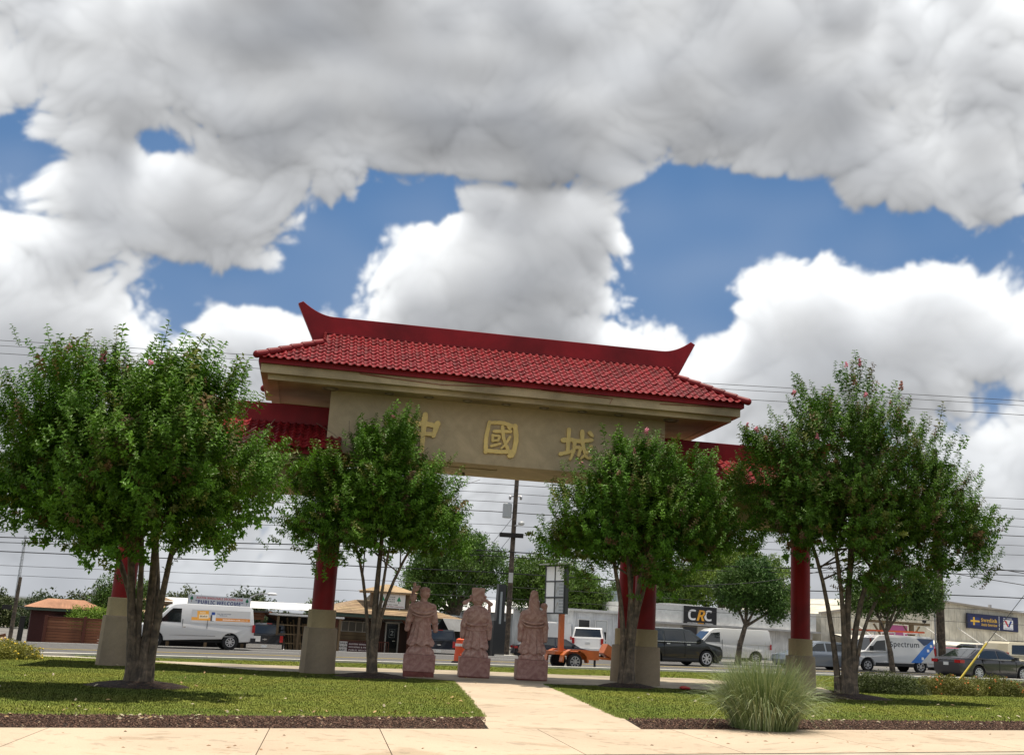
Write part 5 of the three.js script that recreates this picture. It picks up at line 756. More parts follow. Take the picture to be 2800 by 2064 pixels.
// orange trailer with changeable sign on a mast
{
  const t = thing('sign_trailer', 'orange trailer carrying a tall mast with a grey panel sign', 'trailer'), mO = MP([0.58, 0.135, 0.018], 0.45, { map: T.grain, clearcoat: 0.3 });
  mesh('deck', [box2(-0.78, 0.95, 0.60, 0.74, -0.55, 0.55), box2(0.30, 1.25, 0.42, 0.80, 0.50, 0.56), box2(0.30, 1.25, 0.42, 0.80, -0.56, -0.50)], mO, t);
  mesh('drawbar', [beam([0.9, 0.52, 0.4], [2.3, 0.46, 0], 0.08, 0.1), beam([0.9, 0.52, -0.4], [2.3, 0.46, 0], 0.08, 0.1), box(0.4, 0.08, 0.1, 2.4, 0.46, 0)], mO, t);
  for (const s of [-1, 1]) { const a = []; for (let i = 0; i <= 8; i++) { const q = Math.PI * (1 - i / 8), k = i === 0 || i === 8; a.push([Math.cos(q) * 0.56 * (Math.abs(Math.cos(q)) > 0.9 ? 1.1 : 1), k ? 0.34 : Math.min(0.82, 0.42 + Math.sin(q) * 0.46)]); } const b = a.map(([x, y]) => [x * 0.90, y - 0.04]).reverse(); mesh('mudguard', [slab([...a, ...b], 0.30, 0, s > 0 ? 0.58 : -0.88)], mO, t); wheel(t, 0, s * 0.74, 0.34, 0.22, 8, s, mSteel); }
  mesh('mast', [box2(-0.36, -0.16, 0.74, 4.2, -0.09, 0.09)], mO, t);
  mesh('battery_box', [at(new THREE.BoxGeometry(0.5, 0.42, 0.5), 1.95, 0.78, 0, 0, 0, -0.5)], mO, t);
  for (const x of [1.35, 2.2]) mesh('jack', [box(0.07, 0.5, 0.07, x, 0.25, 0.0)], mBlackTrim, t);
  const sign = new THREE.Group(); sign.name = 'sign_box'; t.add(sign); sign.position.set(-0.62, 3.22, 0.14); sign.rotation.y = -1.46;
  mesh('frame', [box2(-0.78, 0.78, -1.0, 1.0, -0.10, 0.06), ...[-0.72, 0, 0.72].map((x) => box(0.05, 2.0, 0.03, x, 0, 0.075)), ...[-0.97, -0.34, 0.33, 0.97].map((y) => box(1.5, 0.05, 0.03, 0, y, 0.076))], M([0.05, 0.055, 0.06], 0.6), sign);
  const face = canvasTex(256, 160, (c, w, h) => { c.fillStyle = '#b9bdc0'; c.fillRect(0, 0, w, h); c.fillStyle = '#8f9498'; for (let j = 0; j < 4; j++) for (let i = 0; i < 3; i++) c.fillRect(120 + i * 42, 20 + j * 34, 30, 20); c.strokeStyle = '#8a7f68'; c.lineWidth = 8; c.beginPath(); c.moveTo(20, 120); c.lineTo(80, 50); c.lineTo(105, 90); c.stroke(); });
  [[-0.36, 0.65, 0], [0.36, 0.65, 0], [-0.36, 0, 0], [0.36, 0, 1], [-0.36, -0.65, 0], [0.36, -0.65, 1]].forEach(([x, y, k]) => { const g = new THREE.PlaneGeometry(0.67, 0.60); g.translate(x, y, 0.066); mesh('sign_panel', [g], MP([1, 1, 1], 0.15, k ? { map: face } : { color: 0xa9b0b4 }), sign, true); });
  mesh('sign_roof', [box(1.75, 0.05, 0.7, 0.05, 1.06, 0.02, 0.1)], M([0.45, 0.46, 0.42], 0.5), sign);
  t.scale.setScalar(0.94); onRoad(t, 19.95, 39.4, 0);
}
// orange barrels
function barrel(label, x, z, y) { const b = thing('traffic_barrel', label, 'barrel', 'orange traffic barrels'); mesh('drum', [smooth(at(new THREE.LatheGeometry([[0, 0.08], [0.28, 0.08], [0.26, 0.36], [0.25, 0.37], [0.24, 0.64], [0.23, 0.65], [0.21, 0.93], [0.12, 0.98], [0, 0.98]].map((p) => new THREE.Vector2(...p)), 24)), 0.6)], MP([0.72, 0.09, 0.02], 0.5), b); for (const yy of [0.45, 0.72]) mesh('reflective_band', [cyl(0.262 - yy * 0.03, 0.256 - yy * 0.03, 0.11, 0, yy, 0, 24)], M([0.75, 0.74, 0.70], 0.4), b); mesh('rubber_base', [cyl(0.38, 0.34, 0.08, 0, 0.04, 0, 24)], mTyre, b); put(b, x, z, 0, y, true); }
{ const [x, z] = road(22.7, 38.9); barrel('orange traffic barrel beside the trailer hitch', x, z, gy(x) - 0.05); }
{ const [x, z] = road(16.95, 43.0); barrel('orange traffic barrel on the road behind the winged hat statue', x, z, gy(x) - 0.05); }

// ================================================================ ACROSS THE ROAD
function site(name, label, category, s0, t0, group) {              // a thing laid out along the road: local s, height, t
  const g = thing(name, label, category, group), [x, z] = road(s0, t0); g.position.set(x, 0, z); g.rotation.y = TH;
  return { g, b: (a, b, y0, y1, u, v) => box2(a - s0, b - s0, y0, y1, -(v - t0), -(u - t0)), p: (s, y, t) => [s - s0, y, -(t - t0)] };
}
const mCedar = M([0.30, 0.115, 0.055], 0.85, { map: T.wood }), mCedarB = M([0.25, 0.095, 0.045], 0.85, { map: T.wood }), mCedarC = M([0.36, 0.15, 0.075], 0.85, { map: T.wood }), mPost = M([0.17, 0.05, 0.028], 0.85, { map: T.wood }), mDarkWood = M([0.045, 0.018, 0.014], 0.9, { map: T.wood }), mTimber = M([0.30, 0.21, 0.11], 0.9, { map: T.wood }), mTimberB = M([0.22, 0.15, 0.08], 0.9, { map: T.wood });
const mShingle = M([0.42, 0.30, 0.17], 0.9, { map: T.streak }), mShingleB = M([0.34, 0.235, 0.14], 0.9, { map: T.streak }), mGreenTrim = M([0.055, 0.085, 0.065], 0.8), mWhiteRoof = M([0.78, 0.78, 0.76], 0.6, { map: T.grain }), mDark = M([0.02, 0.018, 0.017], 0.9), mWhiteWall = M([0.80, 0.80, 0.78], 0.85, { map: T.streak }), mFrameGrey = M([0.30, 0.28, 0.24], 0.7);

// horizontal board fence
{
  const f = site('board_fence', 'brown horizontal board fence with dark posts beyond the road', 'fence', 1.55, 59); const base = -1.02;
  for (const s of [1.52, 3.30, 4.62, 5.9]) mesh('post', [f.b(s - 0.07, s + 0.07, base, 0.68 + s * 0.02, 58.9, 59.06)], mPost, f.g);
  for (const [a, b] of [[1.60, 3.22], [3.38, 4.54], [4.70, 5.82]]) for (let i = 0; i < 12; i++) { const y = base + 0.04 + i * 0.135; mesh('fence_board', [f.b(a, b, y, y + 0.118, 59.0 + rr(-0.008, 0.008), 59.03)], pick([mCedar, mCedar, mCedarB, mCedarC]), f.g); }
  mesh('top_rail', [f.b(1.45, 5.9, 0.62, 0.67, 58.96, 59.08)], mPost, f.g);
}
// small brown shed with hip roof
{
  const h = site('garden_shed', 'small dark red shed with orange shingle hip roof behind the fence', 'building', 0.8, 62), b = -1.15;
  mesh('wall', [h.b(0.85, 4.2, b, 0.92, 62.2, 65.2)], M([0.075, 0.02, 0.017], 0.9, { map: T.wood }), h.g);
  mesh('eave_board', [h.b(0.55, 4.5, 0.90, 1.05, 61.9, 65.5)], mGreenTrim, h.g);
  const P = h.p; mesh('roof', [quads([[P(0.5, 1.05, 61.85), P(4.55, 1.05, 61.85), P(3.4, 1.52, 63.6), P(1.6, 1.52, 63.6)], [P(4.55, 1.05, 61.85), P(4.55, 1.05, 65.55), P(3.4, 1.52, 63.6), P(3.4, 1.52, 63.6)], [P(4.55, 1.05, 65.55), P(0.5, 1.05, 65.55), P(1.6, 1.52, 63.6), P(3.4, 1.52, 63.6)], [P(0.5, 1.05, 65.55), P(0.5, 1.05, 61.85), P(1.6, 1.52, 63.6), P(1.6, 1.52, 63.6)], [P(0.5, 1.05, 65.55), P(4.55, 1.05, 65.55), P(4.55, 1.05, 61.85), P(0.5, 1.05, 61.85)]])], M([0.40, 0.20, 0.115], 0.9, { map: T.streak }), h.g);
  mesh('door', [h.b(2.0, 2.8, b, 0.7, 62.14, 62.2)], mDarkWood, h.g);
}
{ const t = thing('gate_post', 'thick black timber post at the corner of the yard', 'post'); mesh('post', [box(0.24, 1.75, 0.24, 0, 0.85, 0, 0, 0, -0.03)], mDark, t); mesh('post_cap', [box(0.28, 0.04, 0.28, 0.05, 1.74, 0)], mDark, t); const [x, z] = road(0.45, 59.0); put(t, x, z, TH, lotY(x, z) - 0.05); }
// rubble and machinery pile at the yard corner
{ const t = thing('rubble_heap', 'heap of pale stones and scrap timber left of the black post', 'rubble'); for (let i = 0; i < 26; i++) mesh('stone', [at(new THREE.DodecahedronGeometry(rr(0.12, 0.32), 0), rr(-2.2, 0.6), rr(0, 0.55), rr(-1, 1), rr(0, 3), rr(0, 3))], pick([M([0.45, 0.40, 0.34], 0.95), M([0.36, 0.22, 0.16], 0.95), M([0.30, 0.27, 0.23], 0.95)]), t); for (let i = 0; i < 5; i++) mesh('scrap_board', [box(rr(1, 2.2), 0.14, 0.05, rr(-2, 0), rr(0.2, 0.7), rr(0.6, 1.1), 0, rr(-0.4, 0.4), rr(-0.3, 0.3))], mCedarB, t); const [x, z] = road(-0.9, 60.5); put(t, x, z, TH, lotY(x, z) - 0.05); }

// timber yard hall with sign
{
  const h = site('timber_yard_hall', 'timber yard hall with red board fascia and long white roof', 'building', 11, 66), b = -1.0;
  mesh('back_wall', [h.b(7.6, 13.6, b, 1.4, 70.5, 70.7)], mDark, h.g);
  for (let i = 0; i < 3; i++) mesh('fascia_board', [h.b(8.0, 13.5, 1.02 + i * 0.14, 1.15 + i * 0.14, 66.0, 66.05)], pick([mCedar, mCedarB]), h.g);
  mesh('roof_edge', [h.b(7.9, 13.7, 1.44, 1.54, 65.7, 70.8)], M([0.06, 0.05, 0.045], 0.8), h.g);
  for (const s of [8.2, 10.3, 12.4, 13.4]) mesh('post', [h.b(s - 0.08, s + 0.08, b, 1.0, 66.05, 66.2)], mTimberB, h.g);
  mesh('canopy_eave', [beam(h.p(13.6, 1.5, 66), h.p(14.2, 1.05, 66.2), 0.9, 0.1)], mCedarB, h.g);
  mesh('white_roof', [quads([[h.p(6.8, 1.56, 70.8), h.p(28, 1.92, 70.8), h.p(28, 2.35, 77), h.p(6.8, 2.02, 77)]]), h.b(7.0, 27.5, 1.2, 1.5, 76, 77)], mWhiteRoof, h.g);
  mesh('porch_roof', [quads([[h.p(5.6, 1.05, 65), h.p(8.0, 1.05, 65), h.p(8.0, 1.62, 67), h.p(5.6, 1.62, 67)], [h.p(8.0, 1.62, 67), h.p(5.6, 1.62, 67), h.p(5.6, 1.60, 67.1), h.p(8.0, 1.60, 67.1)], [h.p(5.6, 0.95, 65), h.p(8.0, 0.95, 65), h.p(8.0, 1.05, 65), h.p(5.6, 1.05, 65)]])], mShingle, h.g);
  mesh('porch_tower_roof', [quads([[h.p(5.2, 1.72, 66.5), h.p(8.4, 1.78, 66.5), h.p(6.9, 2.35, 68), h.p(6.4, 2.35, 68)], [h.p(8.4, 1.78, 66.5), h.p(8.4, 1.78, 69.5), h.p(6.9, 2.35, 68), h.p(6.9, 2.35, 68)]]), h.b(5.3, 8.3, 1.58, 1.74, 66.6, 69.4)], mShingleB, h.g);
}
{ const s = site('roof_sign', 'long white sign with red and blue lettering above the timber hall', 'sign', 10.75, 65.6);
  const tx = canvasTex(1024, 150, (c, w, h) => { c.fillStyle = '#cfd3d8'; c.fillRect(0, 0, w, h); c.textAlign = 'center'; c.fillStyle = '#c02a2e'; c.font = 'bold 52px sans-serif'; c.fillText('AUSTIN WHOLESALE DECKING.COM', w / 2, 58, 760); c.fillStyle = '#14246e'; c.font = 'bold 82px sans-serif'; c.fillText('"PUBLIC WELCOME"', w / 2, 136, 800); for (const x of [60, 964]) { c.fillStyle = '#1b6b4a'; c.beginPath(); c.moveTo(x - 26, 62); c.lineTo(x, 8); c.lineTo(x + 26, 62); c.fill(); c.fillRect(x - 22, 40, 44, 36); c.fillStyle = '#6b5136'; c.fillRect(x - 4, 76, 8, 40); } });
  const g = new THREE.PlaneGeometry(3.55, 0.52); g.translate(0, 1.94, 0.03); mesh('sign_face', [g], M([1, 1, 1], 0.7, { map: tx }), s.g, true); mesh('sign_board', [s.b(8.975, 12.525, 1.68, 2.20, 65.575, 65.62)], M([0.5, 0.5, 0.5], 0.7), s.g); mesh('sign_brace', [s.b(9.6, 9.66, 1.5, 1.9, 65.63, 65.8), s.b(11.8, 11.86, 1.5, 1.9, 65.63, 65.8)], mSteel, s.g); }
// racks of timber
{ const r = site('timber_rack', 'open rack of upright pale boards beside the black pickup', 'rack', 15.2, 64); const b = -1.0;
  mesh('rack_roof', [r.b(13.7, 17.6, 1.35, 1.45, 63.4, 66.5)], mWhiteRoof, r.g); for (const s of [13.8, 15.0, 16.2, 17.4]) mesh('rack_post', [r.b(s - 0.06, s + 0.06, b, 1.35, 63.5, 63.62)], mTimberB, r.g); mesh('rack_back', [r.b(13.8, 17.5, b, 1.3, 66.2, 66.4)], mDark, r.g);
  for (let i = 0; i < 26; i++) { const s = 13.95 + i * 0.135, up = rr(0.7, 1.25); mesh('stacked_board', [beam(r.p(s, b + rr(0, 0.5), 64.2 + rr(-0.1, 0.1)), r.p(s + rr(-0.08, 0.08), up, 65.3), 0.085, 0.04)], pick([mTimber, mTimber, mTimberB]), r.g); }
  for (let i = 0; i < 4; i++) mesh('rack_rail', [r.b(13.8, 17.4, b + 0.3 + i * 0.5, b + 0.36 + i * 0.5, 63.62, 63.68)], mTimberB, r.g); }
// decking office
{
  const h = site('decking_office', 'low brown office with wood shingle roof and green eaves behind the statues', 'building', 22, 68), b = -0.86, P = h.p;
  mesh('wall', [h.b(18.9, 25.8, b, 1.3, 69.4, 69.6), h.b(18.9, 19.1, b, 1.3, 69.6, 74), h.b(25.6, 25.8, b, 1.3, 69.6, 74)], M([0.085, 0.042, 0.026], 0.9, { map: T.wood }), h.g);
  for (let i = 0; i < 3; i++) mesh('wall_board', [h.b(18.4, 21.6, 0.36 - i * 0.22, 0.56 - i * 0.22, 69.3, 69.36)], mTimber, h.g);
  const w0 = 19.1, n = 4; for (let i = 0; i < n; i++) { const w = mesh('window_pane', [h.b(w0 + i * 0.46 + 0.03, w0 + i * 0.46 + 0.43, 0.62, 1.20, 69.36, 69.38)], MP([0.10, 0.085, 0.06], 0.15), h.g); mesh('window_frame', [h.b(w0 + i * 0.46 - 0.02, w0 + i * 0.46 + 0.03, 0.58, 1.24, 69.32, 69.39), h.b(w0 + i * 0.46 + 0.03, w0 + i * 0.46 + 0.43, 1.20, 1.24, 69.32, 69.39), h.b(w0 + i * 0.46 + 0.03, w0 + i * 0.46 + 0.43, 0.58, 0.62, 69.32, 69.39)], M([0.42, 0.38, 0.30], 0.7), w); }
  const door = mesh('door', [h.b(22.08, 22.85, b, 1.22, 69.33, 69.38)], MP([0.02, 0.022, 0.02], 0.2), h.g); mesh('door_frame', [h.b(22.0, 22.08, b, 1.32, 69.28, 69.39), h.b(22.85, 22.93, b, 1.32, 69.28, 69.39), h.b(22.08, 22.85, 1.22, 1.32, 69.28, 69.39)], M([0.46, 0.44, 0.38], 0.7), door);
  const tx = canvasTex(128, 256, (c) => { c.fillStyle = '#1c201e'; c.fillRect(0, 0, 128, 256); c.fillStyle = '#aab0aa'; c.font = 'bold 74px serif'; c.fillText('2', 44, 112); c.lineWidth = 4; c.strokeStyle = '#8b918b'; c.strokeRect(30, 40, 68, 96); c.fillStyle = '#b9b9a8'; c.fillRect(74, 170, 36, 9); }); const dg = new THREE.PlaneGeometry(0.7, 1.4); dg.translate(22.465 - 22, 0.4, -1.322); mesh('door_glass', [dg], MP([1, 1, 1], 0.15, { map: tx }), door, true);
  for (const s of [18.5, 23.3, 26.1]) { mesh('porch_post', [h.b(s - 0.09, s + 0.09, b, 1.5, 68.3, 68.48)], M([0.20, 0.065, 0.035], 0.85, { map: T.wood }), h.g); mesh('post_brace', [beam(P(s, 0.95, 68.39), P(s + 0.5, 1.5, 68.39), 0.1, 0.1), beam(P(s, 0.95, 68.39), P(s - 0.5, 1.5, 68.39), 0.1, 0.1)], M([0.20, 0.065, 0.035], 0.85), h.g); }
  mesh('eave_board', [h.b(17.9, 26.7, 1.50, 1.70, 67.7, 67.8)], mGreenTrim, h.g); mesh('porch_ceiling', [h.b(17.95, 26.65, 1.44, 1.5, 67.8, 76)], M([0.10, 0.05, 0.03], 0.9), h.g);
  // shingle courses
  const y0 = 1.72, y1 = 2.62, courses = 9; for (let i = 0; i < courses; i++) { const q = i / courses, q2 = (i + 1.15) / courses, L = (k) => lerp(17.8, 20.6, k), R = (k) => lerp(26.8, 24.0, k), t1 = lerp(67.6, 71.6, q), t2 = lerp(67.6, 71.6, q2), a = lerp(y0, y1, q), c2 = lerp(y0, y1, q2); mesh('shingle_course', [quads([[P(L(q), a + 0.03, t1), P(R(q), a + 0.03, t1), P(R(q2), c2, t2), P(L(q2), c2, t2)], [P(L(q), a - 0.02, t1), P(R(q), a - 0.02, t1), P(R(q), a + 0.03, t1), P(L(q), a + 0.03, t1)]])], pick([mShingle, mShingleB, mShingle]), h.g); }
  mesh('roof_back', [quads([[P(17.8, 1.72, 67.65), P(20.6, 2.62, 71.6), P(20.6, 2.62, 72), P(17.8, 1.72, 76)], [P(26.8, 1.72, 67.65), P(26.8, 1.72, 76), P(24.0, 2.62, 72), P(24.0, 2.62, 71.6)], [P(26.8, 1.72, 76), P(17.8, 1.72, 76), P(20.6, 2.62, 72), P(24.0, 2.62, 72)]])], mShingleB, h.g);
  // porch rail with banner
  for (const [a, c] of [[18.6, 22.0], [23.4, 26.0]]) { mesh('porch_rail', [h.b(a, c, 0.02, 0.08, 68.36, 68.42), h.b(a, c, -0.78, -0.72, 68.36, 68.42)], mPost, h.g); for (let s = a + 0.1; s < c; s += 0.15) mesh('baluster', [h.b(s - 0.018, s + 0.018, -0.72, 0.02, 68.37, 68.41)], mPost, h.g); }
  // sign tower on the roof
  mesh('tower_post', [h.b(23.35, 23.6, 2.3, 3.25, 69.6, 69.85), h.b(20.95, 21.2, 2.3, 3.25, 69.6, 69.85)], M([0.26, 0.19, 0.12], 0.9, { map: T.wood }), h.g);
  mesh('tower_roof', [quads([[P(20.6, 3.22, 69.0), P(24.0, 3.22, 69.0), P(22.5, 3.72, 70.3), P(22.1, 3.72, 70.3)], [P(24.0, 3.22, 69.0), P(24.0, 3.22, 71.6), P(22.5, 3.72, 70.3), P(22.5, 3.72, 70.3)], [P(20.6, 3.22, 71.6), P(20.6, 3.22, 69.0), P(22.1, 3.72, 70.3), P(22.1, 3.72, 70.3)], [P(24.0, 3.22, 71.6), P(20.6, 3.22, 71.6), P(22.1, 3.72, 70.3), P(22.5, 3.72, 70.3)]]), h.b(20.7, 23.9, 3.10, 3.22, 69.1, 71.5)], mShingle, h.g);
}
{ const s = site('tower_sign', 'white sign board with two green fir trees on the office roof', 'sign', 22.2, 69.3); const tx = canvasTex(256, 200, (c, w, h) => { c.fillStyle = '#d2d5d6'; c.fillRect(0, 0, w, h); c.textAlign = 'center'; c.fillStyle = '#3a3d3f'; c.font = 'bold 20px sans-serif'; c.fillText('AustinWholesaleDecking.com', w / 2, 26, 235); for (const x of [56, 200]) { c.fillStyle = '#1f8057'; c.beginPath(); c.moveTo(x - 20, 110); c.lineTo(x, 46); c.lineTo(x + 20, 110); c.fill(); c.fillStyle = '#4b3a2a'; c.fillRect(x - 3, 110, 6, 30); } c.fillStyle = '#444'; c.font = 'bold 24px sans-serif'; c.fillText('CEDAR', w / 2, 70, 80); c.fillText('DECKS', w / 2, 98, 80); c.fillText('FENCE', w / 2, 126, 80); c.font = 'bold 19px sans-serif'; c.fillText('(512) 837-1260', w / 2, 164, 200); c.fillStyle = '#7a2f2f'; c.fillText('CEDAR YELLOW PINE COMPOSITE', w / 2, 188, 240); });
  const g = new THREE.PlaneGeometry(1.95, 1.0); g.translate(0, 2.70, 0.03); mesh('sign_face', [g], M([1, 1, 1], 0.7, { map: tx }), s.g, true); mesh('sign_board', [s.b(21.22, 23.18, 2.19, 3.21, 69.28, 69.33)], M([0.6, 0.6, 0.58], 0.7), s.g); mesh('sign_leg', [s.b(21.5, 21.58, 2.0, 2.2, 69.29, 69.32), s.b(22.8, 22.88, 2.0, 2.2, 69.29, 69.32)], mSteel, s.g); }
{ const s = site('porch_banner', 'dark red banner with white lettering on the office porch rail', 'banner', 19.9, 68.2); const tx = canvasTex(256, 90, (c, w, h) => { c.fillStyle = '#3d1a1d'; c.fillRect(0, 0, w, h); c.fillStyle = '#c9c6c2'; c.fillRect(0, 0, 62, 90); c.fillStyle = '#333'; c.font = 'bold 24px sans-serif'; c.fillText('OPEN', 4, 26); c.fillText('MON', 8, 54); c.fillText('SAT', 8, 82); c.fillStyle = '#d8d3cf'; c.font = 'bold 17px sans-serif'; c.fillText('AUSTIN WHOLESALE', 72, 26, 176); c.fillText('DECKING & FENCE', 72, 52, 176); c.fillText('PUBLIC WELCOME', 72, 78, 176); });
  const g = new THREE.PlaneGeometry(2.5, 0.62); g.translate(0, -0.32, 0.01); mesh('banner_face', [g], M([1, 1, 1], 0.8, { map: tx }), s.g, true); mesh('banner_cloth', [s.b(18.65, 21.15, -0.63, -0.01, 68.195, 68.215)], M([0.1, 0.03, 0.03], 0.9), s.g); }
// long white warehouse far behind
{ const h = site('white_warehouse', 'long white roofed warehouse far behind the statues', 'building', 36, 82); mesh('wall', [h.b(26, 47, -0.6, 2.5, 82.2, 88)], M([0.42, 0.44, 0.46], 0.8, { map: T.streak }), h.g); mesh('roof', [quads([[h.p(25.6, 2.45, 81.8), h.p(47.4, 2.6, 81.8), h.p(47.4, 3.6, 85), h.p(25.6, 3.45, 85)], [h.p(47.4, 2.6, 88.2), h.p(25.6, 2.45, 88.2), h.p(25.6, 3.45, 85), h.p(47.4, 3.6, 85)]])], mWhiteRoof, h.g); for (let i = 0; i < 8; i++) mesh('bay_post', [h.b(27 + i * 2.5, 27.15 + i * 2.5, -0.6, 2.45, 82.0, 82.18)], mSteel, h.g); }
// black monolith sign
{ const s = site('monolith_sign', 'tall black monolith sign with grey strip beside the wooden utility pole', 'sign', 24.1, 55.6); mesh('slab', [at(new THREE.BoxGeometry(0.45, 3.9, 0.3), -0.1, 1.75, 0, 0, 0, -0.02), box(0.7, 2.0, 0.34, -0.12, 0.75, 0)], M([0.014, 0.016, 0.018], 0.35), s.g); mesh('grey_strip', [box(0.12, 1.7, 0.02, -0.12, 2.45, 0.165)], M([0.30, 0.33, 0.34], 0.4), s.g); mesh('footing', [box(1.3, 0.3, 0.8, 0.3, -0.16, 0)], mKerb, s.g); }
{ const h = site('storage_hut', 'black sloped roof hut behind the black saloon', 'building', 26.6, 66); mesh('wall', [h.b(25.3, 28.0, -0.7, 1.1, 66.0, 68)], mDark, h.g); mesh('roof', [quads([[h.p(25.0, 1.0, 65.7), h.p(28.4, 1.0, 65.7), h.p(27.6, 1.75, 67), h.p(25.0, 1.75, 67)], [h.p(28.4, 1.0, 68.3), h.p(25.0, 1.0, 68.3), h.p(25.0, 1.75, 67), h.p(27.6, 1.75, 67)]])], M([0.12, 0.125, 0.13], 0.6, { map: T.streak }), h.g); }

// white brick collision shop
{
  const h = site('white_shop', 'white painted brick shop with black logo sign and roof stack', 'building', 46, 66), W = mWhiteWall;
  mesh('wall', [h.b(38.6, 53.4, -0.1, 2.30, 66.0, 76)], W, h.g);
  mesh('parapet', [h.b(38.3, 53.5, 2.42, 3.62, 65.7, 76.2)], M([0.82, 0.82, 0.80], 0.85, { map: T.grain, bumpMap: T.streak, bumpScale: 0.01 }), h.g);
  mesh('ledge', [h.b(38.3, 53.5, 2.30, 2.42, 65.2, 76.1)], M([0.50, 0.49, 0.47], 0.85, { map: T.grain }), h.g);
  for (let i = 0; i < 9; i++) mesh('brick_course', [h.b(38.31, 53.49, 2.50 + i * 0.125, 2.615 + i * 0.125, 65.688, 65.70)], M([0.80 + rr(-0.03, 0.02), 0.80, 0.78], 0.85, { map: T.grain }), h.g);
  for (const s of [42.3, 44.4, 46.4]) { const w = mesh('window', [h.b(s, s + 1.1, 1.2, 2.2, 65.94, 65.99)], MP([0.03, 0.03, 0.032], 0.1), h.g); mesh('window_frame', [h.b(s - 0.06, s, 1.14, 2.26, 65.92, 66.0), h.b(s + 1.1, s + 1.16, 1.14, 2.26, 65.92, 66.0), h.b(s, s + 1.1, 2.2, 2.26, 65.92, 66.0)], mFrameGrey, w); }
  mesh('exhaust_stack', [smooth(cyl(0.36, 0.36, 1.0, 41.35 - 46, 4.1, -3, 24), 0.6), smooth(cyl(0.38, 0.38, 0.9, 41.35 - 46, 5.05, -3, 24), 0.6)], M([0.40, 0.45, 0.48], 0.4, { metalness: 0.5, map: T.streak }), h.g);
  mesh('roof_unit', [h.b(43.0, 45.6, 3.62, 3.80, 69, 70.4), h.b(45.5, 45.56, 3.62, 4.1, 69, 69.1)], mSteel, h.g); mesh('roof_cabin', [h.b(38.8, 40.4, 3.6, 4.4, 70, 72)], M([0.2, 0.24, 0.26], 0.6), h.g);
  // metal shed wing on the left
  mesh('shed_wall', [h.b(33.9, 38.3, -0.4, 2.75, 66.2, 76)], M([0.74, 0.76, 0.77], 0.7, { map: T.streak }), h.g); mesh('shed_eave', [h.b(33.7, 38.29, 2.75, 2.9, 66.0, 76.2)], mWhiteRoof, h.g);
  for (let s = 36.9; s < 38.2; s += 0.28) mesh('cladding_rib', [h.b(s, s + 0.05, -0.3, 2.75, 66.15, 66.2)], M([0.66, 0.67, 0.68], 0.6), h.g);
  for (const s of [34.3, 35.6]) { const w = mesh('window', [h.b(s, s + 0.8, 0.5, 2.2, 66.14, 66.19)], MP([0.02, 0.022, 0.022], 0.12), h.g); mesh('window_frame', [h.b(s - 0.08, s, 0.4, 2.28, 66.12, 66.2), h.b(s + 0.8, s + 0.88, 0.4, 2.28, 66.12, 66.2), h.b(s, s + 0.8, 2.2, 2.28, 66.12, 66.2)], mWhiteRoof, w); if (s > 35) mesh('blind', [h.b(s + 0.02, s + 0.78, 1.5, 2.18, 66.12, 66.14)], M([0.55, 0.57, 0.57], 0.7), w); }
}
{ const s = site('shop_sign', 'black sign with white and orange letter logo on the white shop', 'sign', 43.45, 65.6); const tx = canvasTex(512, 300, (c, w, h) => { c.fillStyle = '#0d0e12'; c.fillRect(0, 0, w, h); c.fillStyle = '#e4e4e4'; c.font = 'bold 236px sans-serif'; c.fillText('C', 34, 214, 200); c.fillText('C', 296, 214, 190); c.fillStyle = '#eda92f'; c.strokeStyle = '#0d0e12'; c.lineWidth = 22; c.font = 'italic bold 236px sans-serif'; c.strokeText('R', 166, 218, 180); c.fillText('R', 166, 218, 180); c.textAlign = 'center'; c.font = 'bold 30px sans-serif'; c.fillStyle = '#dcdcdc'; c.fillText('\u2022COLLISION', 120, 272, 170); c.fillStyle = '#eda92f'; c.fillText('REPAIR', 258, 272, 96); c.fillStyle = '#dcdcdc'; c.fillText('CENTERS\u2022', 395, 272, 160); });
  const g = new THREE.PlaneGeometry(2.55, 1.28); g.translate(0, 2.93, 0.07); mesh('sign_face', [g], M([1, 1, 1], 0.4, { map: tx }), s.g, true); mesh('sign_box', [s.b(42.14, 44.76, 2.26, 3.60, 65.54, 65.68)], M([0.02, 0.02, 0.022], 0.5), s.g); }
